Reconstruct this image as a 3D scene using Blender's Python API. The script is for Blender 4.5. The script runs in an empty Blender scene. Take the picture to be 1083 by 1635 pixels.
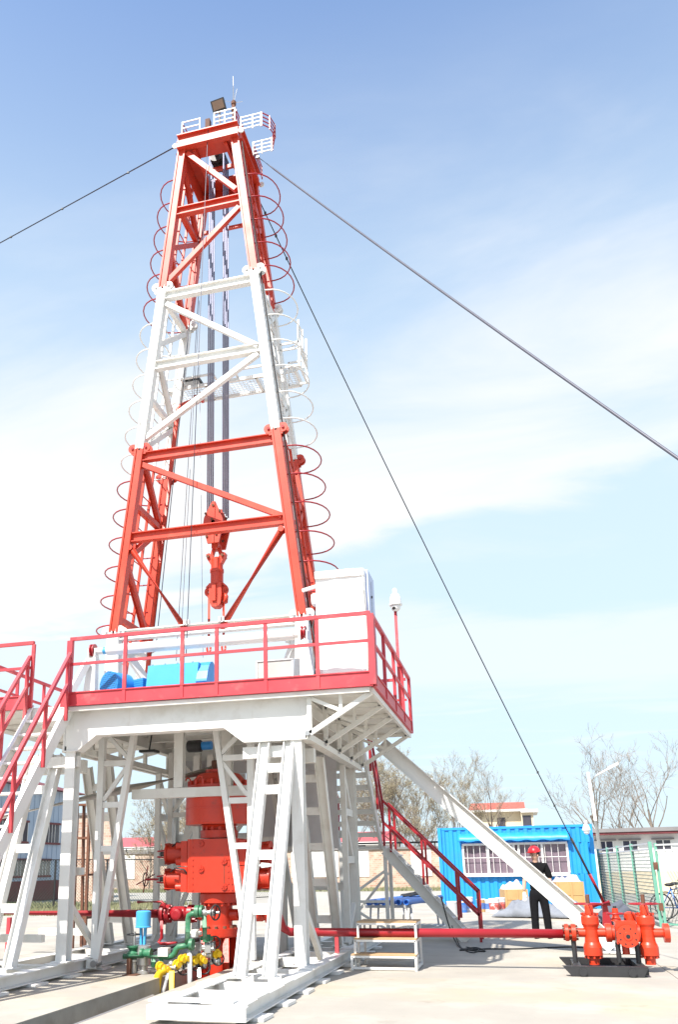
import bpy, bmesh, math, random
from mathutils import Vector, Matrix, noise
random.seed(7)
scene = bpy.context.scene
R = math.radians

# ------------------------------------------------------------------ camera
CAM_H = 1.45
FPX, PPX, PPY, IW, IH = 1371.0, 430.0, 1000.0, 1083.0, 1635.0   # focal length and optical centre, photograph pixels
YAW, PITCH, ROLL = R(-15.35), R(15.65), R(-0.8)
_f = Vector((math.sin(YAW)*math.cos(PITCH), math.cos(YAW)*math.cos(PITCH), math.sin(PITCH)))
_r = Vector((math.cos(YAW), -math.sin(YAW), 0)); _u = _r.cross(_f)
CR = math.cos(ROLL)*_r + math.sin(ROLL)*_u
CU = -math.sin(ROLL)*_r + math.cos(ROLL)*_u
CF = _f
cam_d = bpy.data.cameras.new('camera'); cam = bpy.data.objects.new('camera', cam_d)
scene.collection.objects.link(cam)
cam.matrix_world = Matrix(((CR.x, CU.x, -CF.x, 0), (CR.y, CU.y, -CF.y, 0), (CR.z, CU.z, -CF.z, CAM_H), (0, 0, 0, 1)))
cam_d.sensor_fit = 'VERTICAL'; cam_d.sensor_height = 24.0; cam_d.lens = FPX/IH*24.0
cam_d.shift_x = (IW/2-PPX)/IH; cam_d.shift_y = (PPY-IH/2)/IH
cam_d.clip_start = 0.1; cam_d.clip_end = 3000
scene.camera = cam

def _ray(x, y): return CR*((x-PPX)/FPX) - CU*((y-PPY)/FPX) + CF
def P(x, y, Y):                       # point seen at photo pixel (x, y) that stands at depth Y
    d = _ray(x, y); t = Y/d.y; return Vector((d.x*t, Y, CAM_H+d.z*t))
def G(x, y, z=0.0):                   # point seen at photo pixel (x, y) at height z
    d = _ray(x, y); t = (z-CAM_H)/d.z; return Vector((d.x*t, d.y*t, z))
def V(*a): return Vector(a)

# ------------------------------------------------------------------ world, sun, exposure
SUN_EL, SUN_AZ = R(52), R(20)         # light travels towards +Y and a little +X
w = bpy.data.worlds.new('World'); scene.world = w; w.use_nodes = True
nt = w.node_tree; nt.nodes.clear()
N = nt.nodes.new; L = nt.links.new
out = N('ShaderNodeOutputWorld'); bg = N('ShaderNodeBackground'); L(bg.outputs[0], out.inputs[0])
sky = N('ShaderNodeTexSky'); sky.sky_type = 'NISHITA'; sky.sun_disc = False
sky.sun_elevation = SUN_EL
sky.sun_rotation = math.atan2(-math.sin(SUN_AZ), -math.cos(SUN_AZ))
sky.air_density = 1.0; sky.dust_density = 1.0; sky.ozone_density = 2.0
tc = N('ShaderNodeTexCoord'); sep = N('ShaderNodeSeparateXYZ'); L(tc.outputs['Generated'], sep.inputs[0])
mx = N('ShaderNodeMath'); mx.operation = 'MAXIMUM'; L(sep.outputs[2], mx.inputs[0]); mx.inputs[1].default_value = 0.03
dvx = N('ShaderNodeMath'); dvx.operation = 'DIVIDE'; L(sep.outputs[0], dvx.inputs[0]); L(mx.outputs[0], dvx.inputs[1])
dvy = N('ShaderNodeMath'); dvy.operation = 'DIVIDE'; L(sep.outputs[1], dvy.inputs[0]); L(mx.outputs[0], dvy.inputs[1])
cmb = N('ShaderNodeCombineXYZ'); L(dvx.outputs[0], cmb.inputs[0]); L(dvy.outputs[0], cmb.inputs[1])
mp = N('ShaderNodeMapping'); L(cmb.outputs[0], mp.inputs[0])
mp.inputs['Rotation'].default_value = (0, 0, R(28)); mp.inputs['Scale'].default_value = (0.55, 1.0, 1); mp.inputs['Location'].default_value = (1.4, 0.7, 0)
nz = N('ShaderNodeTexNoise'); L(mp.outputs[0], nz.inputs['Vector'])
nz.inputs['Scale'].default_value = 1.5; nz.inputs['Detail'].default_value = 8; nz.inputs['Roughness'].default_value = 0.56; nz.inputs['Distortion'].default_value = 0.5
def mth(op, a, b=None, clamp=False):
    n_ = N('ShaderNodeMath'); n_.operation = op; n_.use_clamp = clamp
    for k, x in enumerate((a, b)):
        if x is None: continue
        if isinstance(x, (int, float)): n_.inputs[k].default_value = x
        else: L(x, n_.inputs[k])
    return n_.outputs[0]
def smooth(x, a, b):
    n_ = N('ShaderNodeMapRange'); n_.interpolation_type = 'SMOOTHSTEP'; L(x, n_.inputs[0]); n_.inputs[1].default_value = a; n_.inputs[2].default_value = b; return n_.outputs[0]
nzv = mth('SUBTRACT', nz.outputs[0], 0.5)
U, Vv = dvx.outputs[0], dvy.outputs[0]
low = mth('ADD', mth('ADD', mth('ADD', Vv, mth('MULTIPLY', U, 0.45)), -2.37), mth('MULTIPLY', nzv, 1.7))
upp = mth('ADD', mth('ADD', mth('SUBTRACT', Vv, mth('MULTIPLY', U, 0.2)), -1.35), mth('MULTIPLY', nzv, 2.6))
bank = mth('MULTIPLY', smooth(low, 0.16, -0.20), smooth(upp, -0.35, 1.0))           # the broad bank of cloud
low2 = mth('ADD', mth('ADD', Vv, mth('MULTIPLY', U, -0.3)), mth('MULTIPLY', nzv, 3.0))
streak = mth('MULTIPLY', mth('MULTIPLY', smooth(low2, 2.9, 3.9), smooth(low2, 6.2, 4.4)), 0.5)  # a fainter, more distant one
wisp = mth('MULTIPLY', smooth(nz.outputs[0], 0.5, 0.72), 0.35)
cloud = mth('MAXIMUM', mth('MAXIMUM', bank, streak), wisp)
cloud = mth('MULTIPLY', cloud, smooth(sep.outputs[2], 0.80, 0.62))
# thin even veil of high haze, thicker towards the horizon
vr = N('ShaderNodeValToRGB'); L(sep.outputs[2], vr.inputs[0]); vr.color_ramp.interpolation = 'LINEAR'
for k, (p_, v_) in enumerate(((0.0, .94), (.40, .86), (.61, .52), (.70, .24), (.80, .0))):
    e_ = vr.color_ramp.elements[k] if k < 2 else vr.color_ramp.elements.new(p_)
    e_.position = p_; e_.color = (v_, v_, v_, 1)
mixv = N('ShaderNodeMix'); mixv.data_type = 'RGBA'; L(vr.outputs[0], mixv.inputs['Factor']); L(sky.outputs[0], mixv.inputs['A']); mixv.inputs['B'].default_value = (2.36, 2.92, 3.28, 1)
mixs = N('ShaderNodeMix'); mixs.data_type = 'RGBA'
L(cloud, mixs.inputs['Factor']); L(mixv.outputs['Result'], mixs.inputs['A'])
mixs.inputs['B'].default_value = (3.2, 3.27, 3.38, 1)
L(mixs.outputs['Result'], bg.inputs[0]); bg.inputs[1].default_value = 0.15
sun_d = bpy.data.lights.new('sun', 'SUN'); sun_d.energy = 4.1; sun_d.angle = R(0.53); sun_d.color = (1.0, 0.95, 0.87)
sun = bpy.data.objects.new('sun', sun_d); scene.collection.objects.link(sun)
_sd = V(math.sin(SUN_AZ)*math.cos(SUN_EL), math.cos(SUN_AZ)*math.cos(SUN_EL), -math.sin(SUN_EL))
sun.rotation_euler = _sd.to_track_quat('-Z', 'Y').to_euler(); sun.location = (-10, -20, 40)
vs = scene.view_settings; vs.view_transform = 'Standard'; vs.look = 'None'; vs.exposure = 1.10; vs.gamma = 1.0; vs.use_curve_mapping = False
scene.render.engine = 'CYCLES'
scene.cycles.use_denoising = True
scene.cycles.max_bounces = 8
scene.cycles.sample_clamp_indirect = 6

# ------------------------------------------------------------------ materials
def mat(name, col, rough=0.5, var=0.12, scale=3.0, metal=0.0, bump=0.0, bscale=60.0, dirt=None, dirt_amt=0.0, spec=0.5, dscale=1.3):
    m = bpy.data.materials.new(name); m.use_nodes = True
    t = m.node_tree; b = t.nodes['Principled BSDF']; n = t.nodes.new; l = t.links.new
    c = n('ShaderNodeTexCoord'); nz = n('ShaderNodeTexNoise'); l(c.outputs['Object'], nz.inputs['Vector'])
    nz.inputs['Scale'].default_value = scale; nz.inputs['Detail'].default_value = 6; nz.inputs['Roughness'].default_value = 0.62
    r = n('ShaderNodeMapRange'); l(nz.outputs[0], r.inputs[0]); r.inputs[1].default_value = 0.25; r.inputs[2].default_value = 0.75
    r.inputs[3].default_value = 1-var; r.inputs[4].default_value = 1+var*0.6
    mu = n('ShaderNodeVectorMath'); mu.operation = 'SCALE'; mu.inputs[0].default_value = col[:3]; l(r.outputs[0], mu.inputs['Scale'])
    last = mu.outputs[0]
    if dirt:
        n2 = n('ShaderNodeTexNoise'); l(c.outputs['Object'], n2.inputs['Vector']); n2.inputs['Scale'].default_value = dscale; n2.inputs['Detail'].default_value = 5; n2.inputs['Roughness'].default_value = 0.55
        r2 = n('ShaderNodeMapRange'); l(n2.outputs[0], r2.inputs[0]); r2.inputs[1].default_value = 0.52; r2.inputs[2].default_value = 0.72; r2.inputs[4].default_value = dirt_amt
        mxx = n('ShaderNodeMix'); mxx.data_type = 'RGBA'; l(r2.outputs[0], mxx.inputs['Factor']); l(last, mxx.inputs['A']); mxx.inputs['B'].default_value = (*dirt, 1)
        last = mxx.outputs['Result']
    l(last, b.inputs['Base Color'])
    rr = n('ShaderNodeMapRange'); l(nz.outputs[0], rr.inputs[0]); rr.inputs[3].default_value = max(0, rough-0.1); rr.inputs[4].default_value = min(1, rough+0.12)
    l(rr.outputs[0], b.inputs['Roughness']); b.inputs['Metallic'].default_value = metal; b.inputs['Specular IOR Level'].default_value = spec
    if bump:
        n3 = n('ShaderNodeTexNoise'); l(c.outputs['Object'], n3.inputs['Vector']); n3.inputs['Scale'].default_value = bscale; n3.inputs['Detail'].default_value = 4
        bp = n('ShaderNodeBump'); l(n3.outputs[0], bp.inputs['Height']); bp.inputs['Strength'].default_value = bump; bp.inputs['Distance'].default_value = 0.01
        l(bp.outputs[0], b.inputs['Normal'])
    return m
M = {}
M['red'] = mat('red_orange_paint', (0.56, 0.048, 0.020), 0.42, 0.16, 2.5, dirt=(0.36, 0.035, 0.02), dirt_amt=0.5, dscale=2.2)
M['rail'] = mat('rail_red_paint', (0.53, 0.046, 0.060), 0.45, 0.12, 3, dirt=(0.45, 0.10, 0.09), dirt_amt=0.5)
M['crim'] = mat('crimson_pipe_paint', (0.32, 0.013, 0.020), 0.35, 0.12, 3)
M['bop'] = mat('bop_red_paint', (0.53, 0.034, 0.012), 0.38, 0.14, 3, bump=0.15, bscale=25, dirt=(0.28, 0.03, 0.02), dirt_amt=0.5, dscale=3)
M['orange'] = mat('orange_red_valve_paint', (0.60, 0.045, 0.014), 0.34, 0.10, 5, bump=0.1, bscale=30)
M['white'] = mat('white_paint', (0.74, 0.73, 0.70), 0.45, 0.06, 2, dirt=(0.48, 0.44, 0.38), dirt_amt=0.45, dscale=2.6)
M['white2'] = mat('weathered_white_paint', (0.70, 0.685, 0.64), 0.5, 0.08, 2, dirt=(0.50, 0.45, 0.38), dirt_amt=0.4, dscale=3.5)
M['bgrey'] = mat('plain_grey_sheet', (0.62, 0.61, 0.62), 0.6, 0.1, 2)  # even grey of the wall sheets behind the preventer
M['grey'] = mat('light_grey_paint', (0.50, 0.51, 0.52), 0.5, 0.1, 3)
M['blue'] = mat('blue_paint', (0.03, 0.24, 0.62), 0.42, 0.08, 2)
M['lblue'] = mat('light_blue_paint', (0.06, 0.36, 0.66), 0.40, 0.08, 2)
M['cblue'] = mat('container_blue_paint', (0.016, 0.275, 0.68), 0.45, 0.10, 1.2, dirt=(0.03, 0.20, 0.48), dirt_amt=0.6, dscale=1.5)
M['pblue'] = mat('pipe_blue_plastic', (0.035, 0.16, 0.52), 0.4, 0.1, 4)
M['green'] = mat('green_pipe_paint', (0.035, 0.17, 0.085), 0.45, 0.15, 5, dirt=(0.30, 0.33, 0.28), dirt_amt=0.6, dscale=5)
M['fgreen'] = mat('fence_green_paint', (0.14, 0.36, 0.27), 0.55, 0.12, 4, dirt=(0.22, 0.20, 0.14), dirt_amt=0.4, dscale=4)
M['yellow'] = mat('yellow_pipe_paint', (0.72, 0.46, 0.012), 0.42, 0.12, 5)
M['steel'] = mat('bare_steel', (0.42, 0.42, 0.42), 0.38, 0.15, 8, metal=0.8)
M['dsteel'] = mat('dark_steel', (0.028, 0.028, 0.030), 0.5, 0.2, 8)
M['rope'] = mat('wire_rope', (0.10, 0.10, 0.125), 0.5, 0.2, 30, metal=0.3)
M['drill'] = mat('drill_rope', (0.28, 0.29, 0.40), 0.5, 0.2, 30)
M['galv'] = mat('galvanised_rope', (0.32, 0.31, 0.32), 0.5, 0.2, 30, metal=0.4)
M['black'] = mat('black_rubber', (0.012, 0.012, 0.013), 0.6, 0.2, 8)
M['rust'] = mat('rusty_steel', (0.15, 0.062, 0.035), 0.8, 0.35, 6, dirt=(0.05, 0.025, 0.02), dirt_amt=0.8, dscale=5)
M['ply'] = mat('plywood', (0.50, 0.31, 0.13), 0.65, 0.14, 3)
M['wood'] = mat('step_wood', (0.46, 0.30, 0.16), 0.7, 0.15, 4)
M['cloth'] = mat('pale_cloth', (0.66, 0.55, 0.58), 0.9, 0.18, 6)
M['tarp'] = mat('grey_felt_tarp', (0.20, 0.215, 0.245), 0.9, 0.2, 4, bump=0.4, bscale=20)
M['dtarp'] = mat('dark_felt_tarp', (0.085, 0.095, 0.12), 0.9, 0.25, 4, bump=0.4, bscale=20)
M['foil'] = mat('white_wrap_sheet', (0.80, 0.80, 0.79), 0.5, 0.06, 2, bump=0.35, bscale=9)
M['skin'] = mat('skin', (0.60, 0.36, 0.26), 0.55, 0.08, 12)
M['helmet'] = mat('red_helmet', (0.62, 0.02, 0.03), 0.3, 0.04, 5)
M['shirt'] = mat('black_shirt', (0.008, 0.008, 0.009), 0.9, 0.3, 20, spec=.15, bump=.5, bscale=14)
M['trous'] = mat('black_trousers', (0.009, 0.009, 0.011), 0.9, 0.3, 20, spec=.15, bump=.5, bscale=14)
M['glove'] = mat('white_glove', (0.62, 0.60, 0.57), 0.9, 0.1, 20)
M['hair'] = mat('black_hair', (0.012, 0.010, 0.009), 0.6, 0.2, 30)
M['bark'] = mat('grey_bark', (0.19, 0.155, 0.125), 0.9, 0.25, 2)
M['twig'] = mat('twig_bark', (0.235, 0.19, 0.15), 0.9, 0.2, 2)
M['bud'] = mat('spring_bud', (0.36, 0.31, 0.19), 0.8, 0.25, 3)
M['grass'] = mat('dry_grass', (0.24, 0.24, 0.13), 0.9, 0.4, 1.2)
M['roof'] = mat('red_roof_tile', (0.46, 0.10, 0.07), 0.75, 0.2, 1.5)
M['rose'] = mat('rose_roof_sheet', (0.50, 0.09, 0.10), 0.6, 0.15, 1.0)
M['cream'] = mat('cream_render', (0.62, 0.53, 0.38), 0.85, 0.1, 0.7)
M['plaster'] = mat('white_plaster', (0.72, 0.72, 0.70), 0.85, 0.08, 0.6, dirt=(0.5, 0.48, 0.42), dirt_amt=0.5, dscale=0.5)
M['clad'] = mat('blue_grey_cladding', (0.34, 0.42, 0.52), 0.5, 0.1, 0.8)
M['eave'] = mat('dark_red_trim', (0.14, 0.025, 0.03), 0.6, 0.2, 2)
M['roofgrey'] = mat('grey_roof_edge', (0.20, 0.19, 0.19), 0.8, 0.2, 1)
M['board'] = mat('grey_board', (0.42, 0.42, 0.40), 0.7, 0.15, 3)
M['silver'] = mat('silver_valve', (0.50, 0.50, 0.49), 0.32, 0.15, 9, metal=0.7)
M['dome'] = mat('camera_white_plastic', (0.76, 0.76, 0.75), 0.35, 0.04, 4)
M['fridge'] = mat('cabinet_side_blue', (0.46, 0.52, 0.70), 0.45, 0.08, 3)
M['conc'] = mat('concrete_slab', (0.355, 0.328, 0.282), 0.85, 0.14, 0.9, bump=0.3, bscale=90, dirt=(0.42, 0.34, 0.235), dirt_amt=0.9, dscale=0.4)
def stain(m, col, scale, lo, hi, amt, detail=8, rough=.65, stretch=(1, 1, 1)):     # extra layer of stains over a material's colour
    t = m.node_tree; b = t.nodes['Principled BSDF']; src = b.inputs['Base Color'].links[0].from_socket
    c = t.nodes.new('ShaderNodeTexCoord'); mp_ = t.nodes.new('ShaderNodeMapping'); t.links.new(c.outputs['Object'], mp_.inputs[0]); mp_.inputs['Scale'].default_value = stretch
    n_ = t.nodes.new('ShaderNodeTexNoise'); t.links.new(mp_.outputs[0], n_.inputs['Vector']); n_.inputs['Scale'].default_value = scale; n_.inputs['Detail'].default_value = detail; n_.inputs['Roughness'].default_value = rough
    r_ = t.nodes.new('ShaderNodeMapRange'); t.links.new(n_.outputs[0], r_.inputs[0]); r_.inputs[1].default_value = lo; r_.inputs[2].default_value = hi; r_.inputs[4].default_value = amt
    x_ = t.nodes.new('ShaderNodeMix'); x_.data_type = 'RGBA'; t.links.new(r_.outputs[0], x_.inputs['Factor']); t.links.new(src, x_.inputs['A']); x_.inputs['B'].default_value = (*col, 1)
    t.links.new(x_.outputs['Result'], b.inputs['Base Color'])
stain(M['conc'], (0.20, 0.17, 0.135), 1.6, .60, .74, .55)
stain(M['conc'], (0.45, 0.41, 0.35), .9, .50, .68, .5, 7, .62)
stain(M['conc'], (0.15, 0.125, 0.10), 9, .68, .78, .5, 4)
for k_ in ('white', 'white2'):
    stain(M[k_], (0.44, 0.34, 0.25), 5, .62, .80, .32, 5, .6, (1.6, 1.6, .22))
stain(M['bop'], (0.20, 0.045, 0.03), 7, .60, .74, .6, 6, .65); stain(M['orange'], (0.36, 0.06, 0.03), 9, .60, .74, .6, 6, .65)
stain(M['red'], (0.58, 0.11, 0.06), 3, .56, .74, .6, 6, .65, (1, 1, .4)); stain(M['rail'], (0.62, 0.18, 0.17), 3.5, .56, .74, .55)
M['conc2'] = mat('trench_concrete', (0.34, 0.315, 0.27), 0.9, 0.2, 2.5, bump=0.4, bscale=30, dirt=(0.20, 0.17, 0.13), dirt_amt=0.6, dscale=2)
M['far'] = mat('far_ground', (0.36, 0.34, 0.30), 0.95, 0.15, 0.15)
M['dirtw'] = mat('pit_dark', (0.10, 0.09, 0.08), 0.9, 0.3, 3)
def glass_mat(name, col, rough=0.08):
    m = bpy.data.materials.new(name); m.use_nodes = True; b = m.node_tree.nodes['Principled BSDF']
    n = m.node_tree.nodes.new; l = m.node_tree.links.new
    c = n('ShaderNodeTexCoord'); z = n('ShaderNodeTexNoise'); l(c.outputs['Object'], z.inputs['Vector']); z.inputs['Scale'].default_value = 1.7
    r = n('ShaderNodeMapRange'); l(z.outputs[0], r.inputs[0]); r.inputs[3].default_value = 0.6; r.inputs[4].default_value = 1.4
    mu = n('ShaderNodeVectorMath'); mu.operation = 'SCALE'; mu.inputs[0].default_value = col; l(r.outputs[0], mu.inputs['Scale']); l(mu.outputs[0], b.inputs['Base Color'])
    b.inputs['Roughness'].default_value = rough
    return m
M['glass'] = glass_mat('dark_window_glass', (0.055, 0.05, 0.065))
M['curtain'] = glass_mat('window_glass_with_curtain', (0.17, 0.13, 0.16), 0.12)
M['lens'] = glass_mat('lamp_lens', (0.20, 0.13, 0.09), 0.15)
def brick_mat():
    m = bpy.data.materials.new('far_brickwork'); m.use_nodes = True; t = m.node_tree; b = t.nodes['Principled BSDF']
    c = t.nodes.new('ShaderNodeTexCoord'); mp = t.nodes.new('ShaderNodeMapping'); t.links.new(c.outputs['Object'], mp.inputs[0]); mp.inputs['Rotation'].default_value = (R(90), 0, 0)
    k = t.nodes.new('ShaderNodeTexBrick'); t.links.new(mp.outputs[0], k.inputs['Vector']); k.inputs['Scale'].default_value = 2.0
    k.inputs['Color1'].default_value = (0.38, 0.21, 0.15, 1); k.inputs['Color2'].default_value = (0.50, 0.36, 0.28, 1); k.inputs['Mortar'].default_value = (0.5, 0.44, 0.37, 1)
    nz = t.nodes.new('ShaderNodeTexNoise'); t.links.new(c.outputs['Object'], nz.inputs['Vector']); nz.inputs['Scale'].default_value = 1.5; nz.inputs['Detail'].default_value = 8
    mr = t.nodes.new('ShaderNodeMapRange'); t.links.new(nz.outputs[0], mr.inputs[0]); mr.inputs[1].default_value = .45; mr.inputs[2].default_value = .7; mr.inputs[4].default_value = .8
    mi = t.nodes.new('ShaderNodeMix'); mi.data_type = 'RGBA'; t.links.new(mr.outputs[0], mi.inputs['Factor']); t.links.new(k.outputs[0], mi.inputs['A']); mi.inputs['B'].default_value = (0.55, 0.46, 0.38, 1)
    t.links.new(mi.outputs['Result'], b.inputs['Base Color']); b.inputs['Roughness'].default_value = 0.9
    return m
M['brick'] = brick_mat()
def perf_mat():
    m = bpy.data.materials.new('perforated_blue_sheet'); m.use_nodes = True; t = m.node_tree; b = t.nodes['Principled BSDF']
    b.inputs['Base Color'].default_value = (0.04, 0.28, 0.62, 1); b.inputs['Roughness'].default_value = 0.45
    return m
M['perf'] = perf_mat()
M['brownp'] = mat('weathered_brown_paint', (.40, .36, .31), .6, .25, 4)
M['meshw'] = mat('weathered_mesh_wire', (.12, .16, .15), .6, .2, 3)

# ------------------------------------------------------------------ mesh builder
COL = scene.collection
ORG = {}
def _basis(d, up):
    d = d.normalized(); up = Vector(up)
    if abs(d.dot(up.normalized())) > 0.995: up = V(0, 1, 0) if abs(d.y) < 0.9 else V(1, 0, 0)
    s = d.cross(up).normalized(); u = s.cross(d).normalized()
    return d, s, u
class MB:
    def __init__(s): s.v = []; s.f = []; s.sm = []
    def add(s, vs, fs, smooth=False):
        o = len(s.v); s.v += [Vector(v) for v in vs]
        for f in fs: s.f.append([i+o for i in f]); s.sm.append(smooth)
        return s
    def hexa(s, c):   # 8 corners: bottom 0-3, top 4-7
        return s.add(c, [(0, 3, 2, 1), (4, 5, 6, 7), (0, 1, 5, 4), (1, 2, 6, 5), (2, 3, 7, 6), (3, 0, 4, 7)])
    def box(s, c, sz, rz=0.0):
        x, y, z = sz[0]/2, sz[1]/2, sz[2]/2; m = Matrix.Rotation(rz, 3, 'Z'); c = Vector(c)
        return s.hexa([c + m @ V(*p) for p in ((-x, -y, -z), (x, -y, -z), (x, y, -z), (-x, y, -z), (-x, -y, z), (x, -y, z), (x, y, z), (-x, y, z))])
    def span(s, a, b):
        lo = V(*[min(a[i], b[i]) for i in range(3)]); hi = V(*[max(a[i], b[i]) for i in range(3)])
        return s.box((lo+hi)/2, hi-lo)
    def sweep(s, prof, p0, p1, up=(0, 0, 1), smooth=False):
        p0 = Vector(p0); p1 = Vector(p1); d, sd, u = _basis(p1-p0, up); n = len(prof)
        vs = [p + sd*a + u*b for p in (p0, p1) for a, b in prof]
        fs = [(i, (i+1) % n, n+(i+1) % n, n+i) for i in range(n)] + [tuple(range(n-1, -1, -1)), tuple(range(n, 2*n))]
        return s.add(vs, fs, smooth)
    def bar(s, p0, p1, wd, ht=None, up=(0, 0, 1)):
        ht = ht or wd; a, b = wd/2, ht/2
        return s.sweep([(-a, -b), (a, -b), (a, b), (-a, b)], p0, p1, up)
    def ibeam(s, p0, p1, b, h, t=0.012, up=(0, 0, 1)):
        b /= 2; h /= 2; w2 = t/2
        return s.sweep([(-b, -h), (b, -h), (b, -h+t), (w2, -h+t), (w2, h-t), (b, h-t), (b, h), (-b, h), (-b, h-t), (-w2, h-t), (-w2, -h+t), (-b, -h+t)], p0, p1, up)
    def channel(s, p0, p1, b, h, t=0.012, up=(0, 0, 1), flip=1):
        h /= 2; q = [(0, -h), (b, -h), (b, -h+t), (t, -h+t), (t, h-t), (b, h-t), (b, h), (0, h)]
        return s.sweep([(a*flip, c) for a, c in q], p0, p1, up)
    def tube(s, pts, r, n=8, closed=False, caps=True):
        pts = [Vector(p) for p in pts]; m = len(pts); rs = r if isinstance(r, (list, tuple)) else [r]*m
        prev = None; rings = []
        for i, p in enumerate(pts):
            if closed: t = (pts[(i+1) % m]-pts[i-1])
            else: t = pts[min(i+1, m-1)]-pts[max(i-1, 0)]
            t = t.normalized()
            if prev is None:
                _, a, b = _basis(t, (0, 0, 1) if abs(t.z) < 0.9 else (0, 1, 0))
            else:
                a = (prev - t*prev.dot(t)).normalized(); b = t.cross(a)
            prev = a
            rings.append([p + (a*math.cos(2*math.pi*k/n) + b*math.sin(2*math.pi*k/n))*rs[i] for k in range(n)])
        vs = [q for rg in rings for q in rg]; fs = []
        for i in range(m if closed else m-1):
            j = (i+1) % m
            for k in range(n): fs.append((i*n+k, i*n+(k+1) % n, j*n+(k+1) % n, j*n+k))
        o = len(s.v); s.add(vs, fs, n > 4)
        if caps and not closed:
            s.f.append([o+k for k in range(n-1, -1, -1)]); s.sm.append(False)
            s.f.append([o+(m-1)*n+k for k in range(n)]); s.sm.append(False)
        return s
    def lathe(s, base, axis, prof, n=20, smooth=True):   # prof: (radius, distance along axis)
        base = Vector(base); d, a, b = _basis(Vector(axis), (0, 0, 1) if abs(Vector(axis).normalized().z) < 0.9 else (0, 1, 0))
        vs = []; m = len(prof)
        for r, t in prof:
            for k in range(n):
                q = 2*math.pi*k/n; vs.append(base + d*t + (a*math.cos(q)+b*math.sin(q))*r)
        fs = [(i*n+k, i*n+(k+1) % n, (i+1)*n+(k+1) % n, (i+1)*n+k) for i in range(m-1) for k in range(n)]
        o = len(s.v)
        # faceted along the profile: duplicate rings so that edges stay crisp
        for i in range(m-1):
            vv = vs[i*n:(i+2)*n]
            s.add(vv, [(k, (k+1) % n, n+(k+1) % n, n+k) for k in range(n)], smooth)
        if prof[0][0] > 1e-4: s.add(vs[:n], [tuple(range(n-1, -1, -1))])
        if prof[-1][0] > 1e-4: s.add(vs[-n:], [tuple(range(n))])
        return s
    def cyl(s, p0, p1, r, n=16):
        p0 = Vector(p0); p1 = Vector(p1); ln = (p1-p0).length
        return s.lathe(p0, p1-p0, [(r, 0), (r, ln)], n)
    def prism(s, pts, vec):
        pts = [Vector(p) for p in pts]; n = len(pts); vec = Vector(vec)
        return s.add(pts+[p+vec for p in pts], [tuple(range(n-1, -1, -1)), tuple(range(n, 2*n))]+[(i, (i+1) % n, n+(i+1) % n, n+i) for i in range(n)])
    def ball(s, c, r, n=12, sc=(1, 1, 1)):
        c = Vector(c); m = n//2; vs = []; 
        for i in range(m+1):
            th = math.pi*i/m
            for k in range(n):
                q = 2*math.pi*k/n; vs.append(c+V(r*sc[0]*math.sin(th)*math.cos(q), r*sc[1]*math.sin(th)*math.sin(q), r*sc[2]*math.cos(th)))
        return s.add(vs, [(i*n+k, (i+1)*n+k, (i+1)*n+(k+1) % n, i*n+(k+1) % n) for i in range(m) for k in range(n)], True)
    def build(s, name, material, parent=None, fix=True):
        org = ORG.get(parent.name) if parent else None
        if org is None:
            xs = [v.x for v in s.v]; ys = [v.y for v in s.v]
            org = V((min(xs)+max(xs))/2, (min(ys)+max(ys))/2, min(v.z for v in s.v))
        me = bpy.data.meshes.new(name); me.from_pydata([v-org for v in s.v], [], s.f)
        me.polygons.foreach_set('use_smooth', s.sm)
        if fix:
            bm = bmesh.new(); bm.from_mesh(me); bmesh.ops.recalc_face_normals(bm, faces=bm.faces); bm.to_mesh(me); bm.free()
        me.materials.append(M[material] if isinstance(material, str) else material)
        o = bpy.data.objects.new(name, me); COL.objects.link(o)
        if parent: o.parent = parent
        else: o.location = org
        ORG[o.name] = org
        return o
def thing(name, label, cat, loc, group=None):
    o = bpy.data.objects.new(name, None); COL.objects.link(o); o.location = loc; o.empty_display_size = 0.2
    o['label'] = label; o['category'] = cat
    if group: o['group'] = group
    ORG[o.name] = Vector(loc)
    return o
def tag(o, label, cat, group=None):
    o['label'] = label; o['category'] = cat
    if group: o['group'] = group
    return o
def struct(o): o['kind'] = 'structure'; return o
def lerp(a, b, t): return a+(b-a)*t

# ------------------------------------------------------------------ ground, slabs, trench
TX0, TX1, TY1 = -4.88, -4.28, 13.9      # trench between the skids
SX0, SX1, SY0, SY1 = -16.7, 8.1, 2.0, 34.2
g = MB()
def q(x0, y0, x1, y1, z): g.add([(x0, y0, z), (x1, y0, z), (x1, y1, z), (x0, y1, z)], [(0, 1, 2, 3)])
gz = -0.03
q(-900, SY1-.2, 900, 1800, gz); q(-900, -200, SX0+.2, SY1-.2, gz); q(SX1-.2, -200, 900, SY1-.2, gz); q(SX0+.2, -200, SX1-.2, SY0+.2, gz)
q(SX0+.2, SY0+.2, TX0-.2, SY1-.2, gz); q(TX1+.2, SY0+.2, SX1-.2, SY1-.2, gz); q(TX0-.2, TY1+.2, TX1+.2, SY1-.2, gz)
ground = struct(g.build('ground', 'far', fix=False))
xs_l = [SX0, -12.6, -8.6, TX0]; xs_r = [TX1, 1.86, 5.0, SX1]; ys = [SY0, 8.0, 14.25, 18.4, 22.4, 26.4, 30.3, SY1]
def slab(x0, x1, y0, y1):
    e = 0.006; m = MB(); m.span((x0+e, y0+e, -0.12), (x1-e, y1-e, 0.0)); m.build('slab', 'conc', ground)
for i in range(len(ys)-1):
    for xs in (xs_l, xs_r):
        for k in range(len(xs)-1):
            slab(xs[k], xs[k+1], ys[i], ys[i+1])
slab(TX0, TX1, TY1, 18.4)
for i in range(3, len(ys)-1): slab(TX0, TX1, ys[i], ys[i+1])
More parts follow.
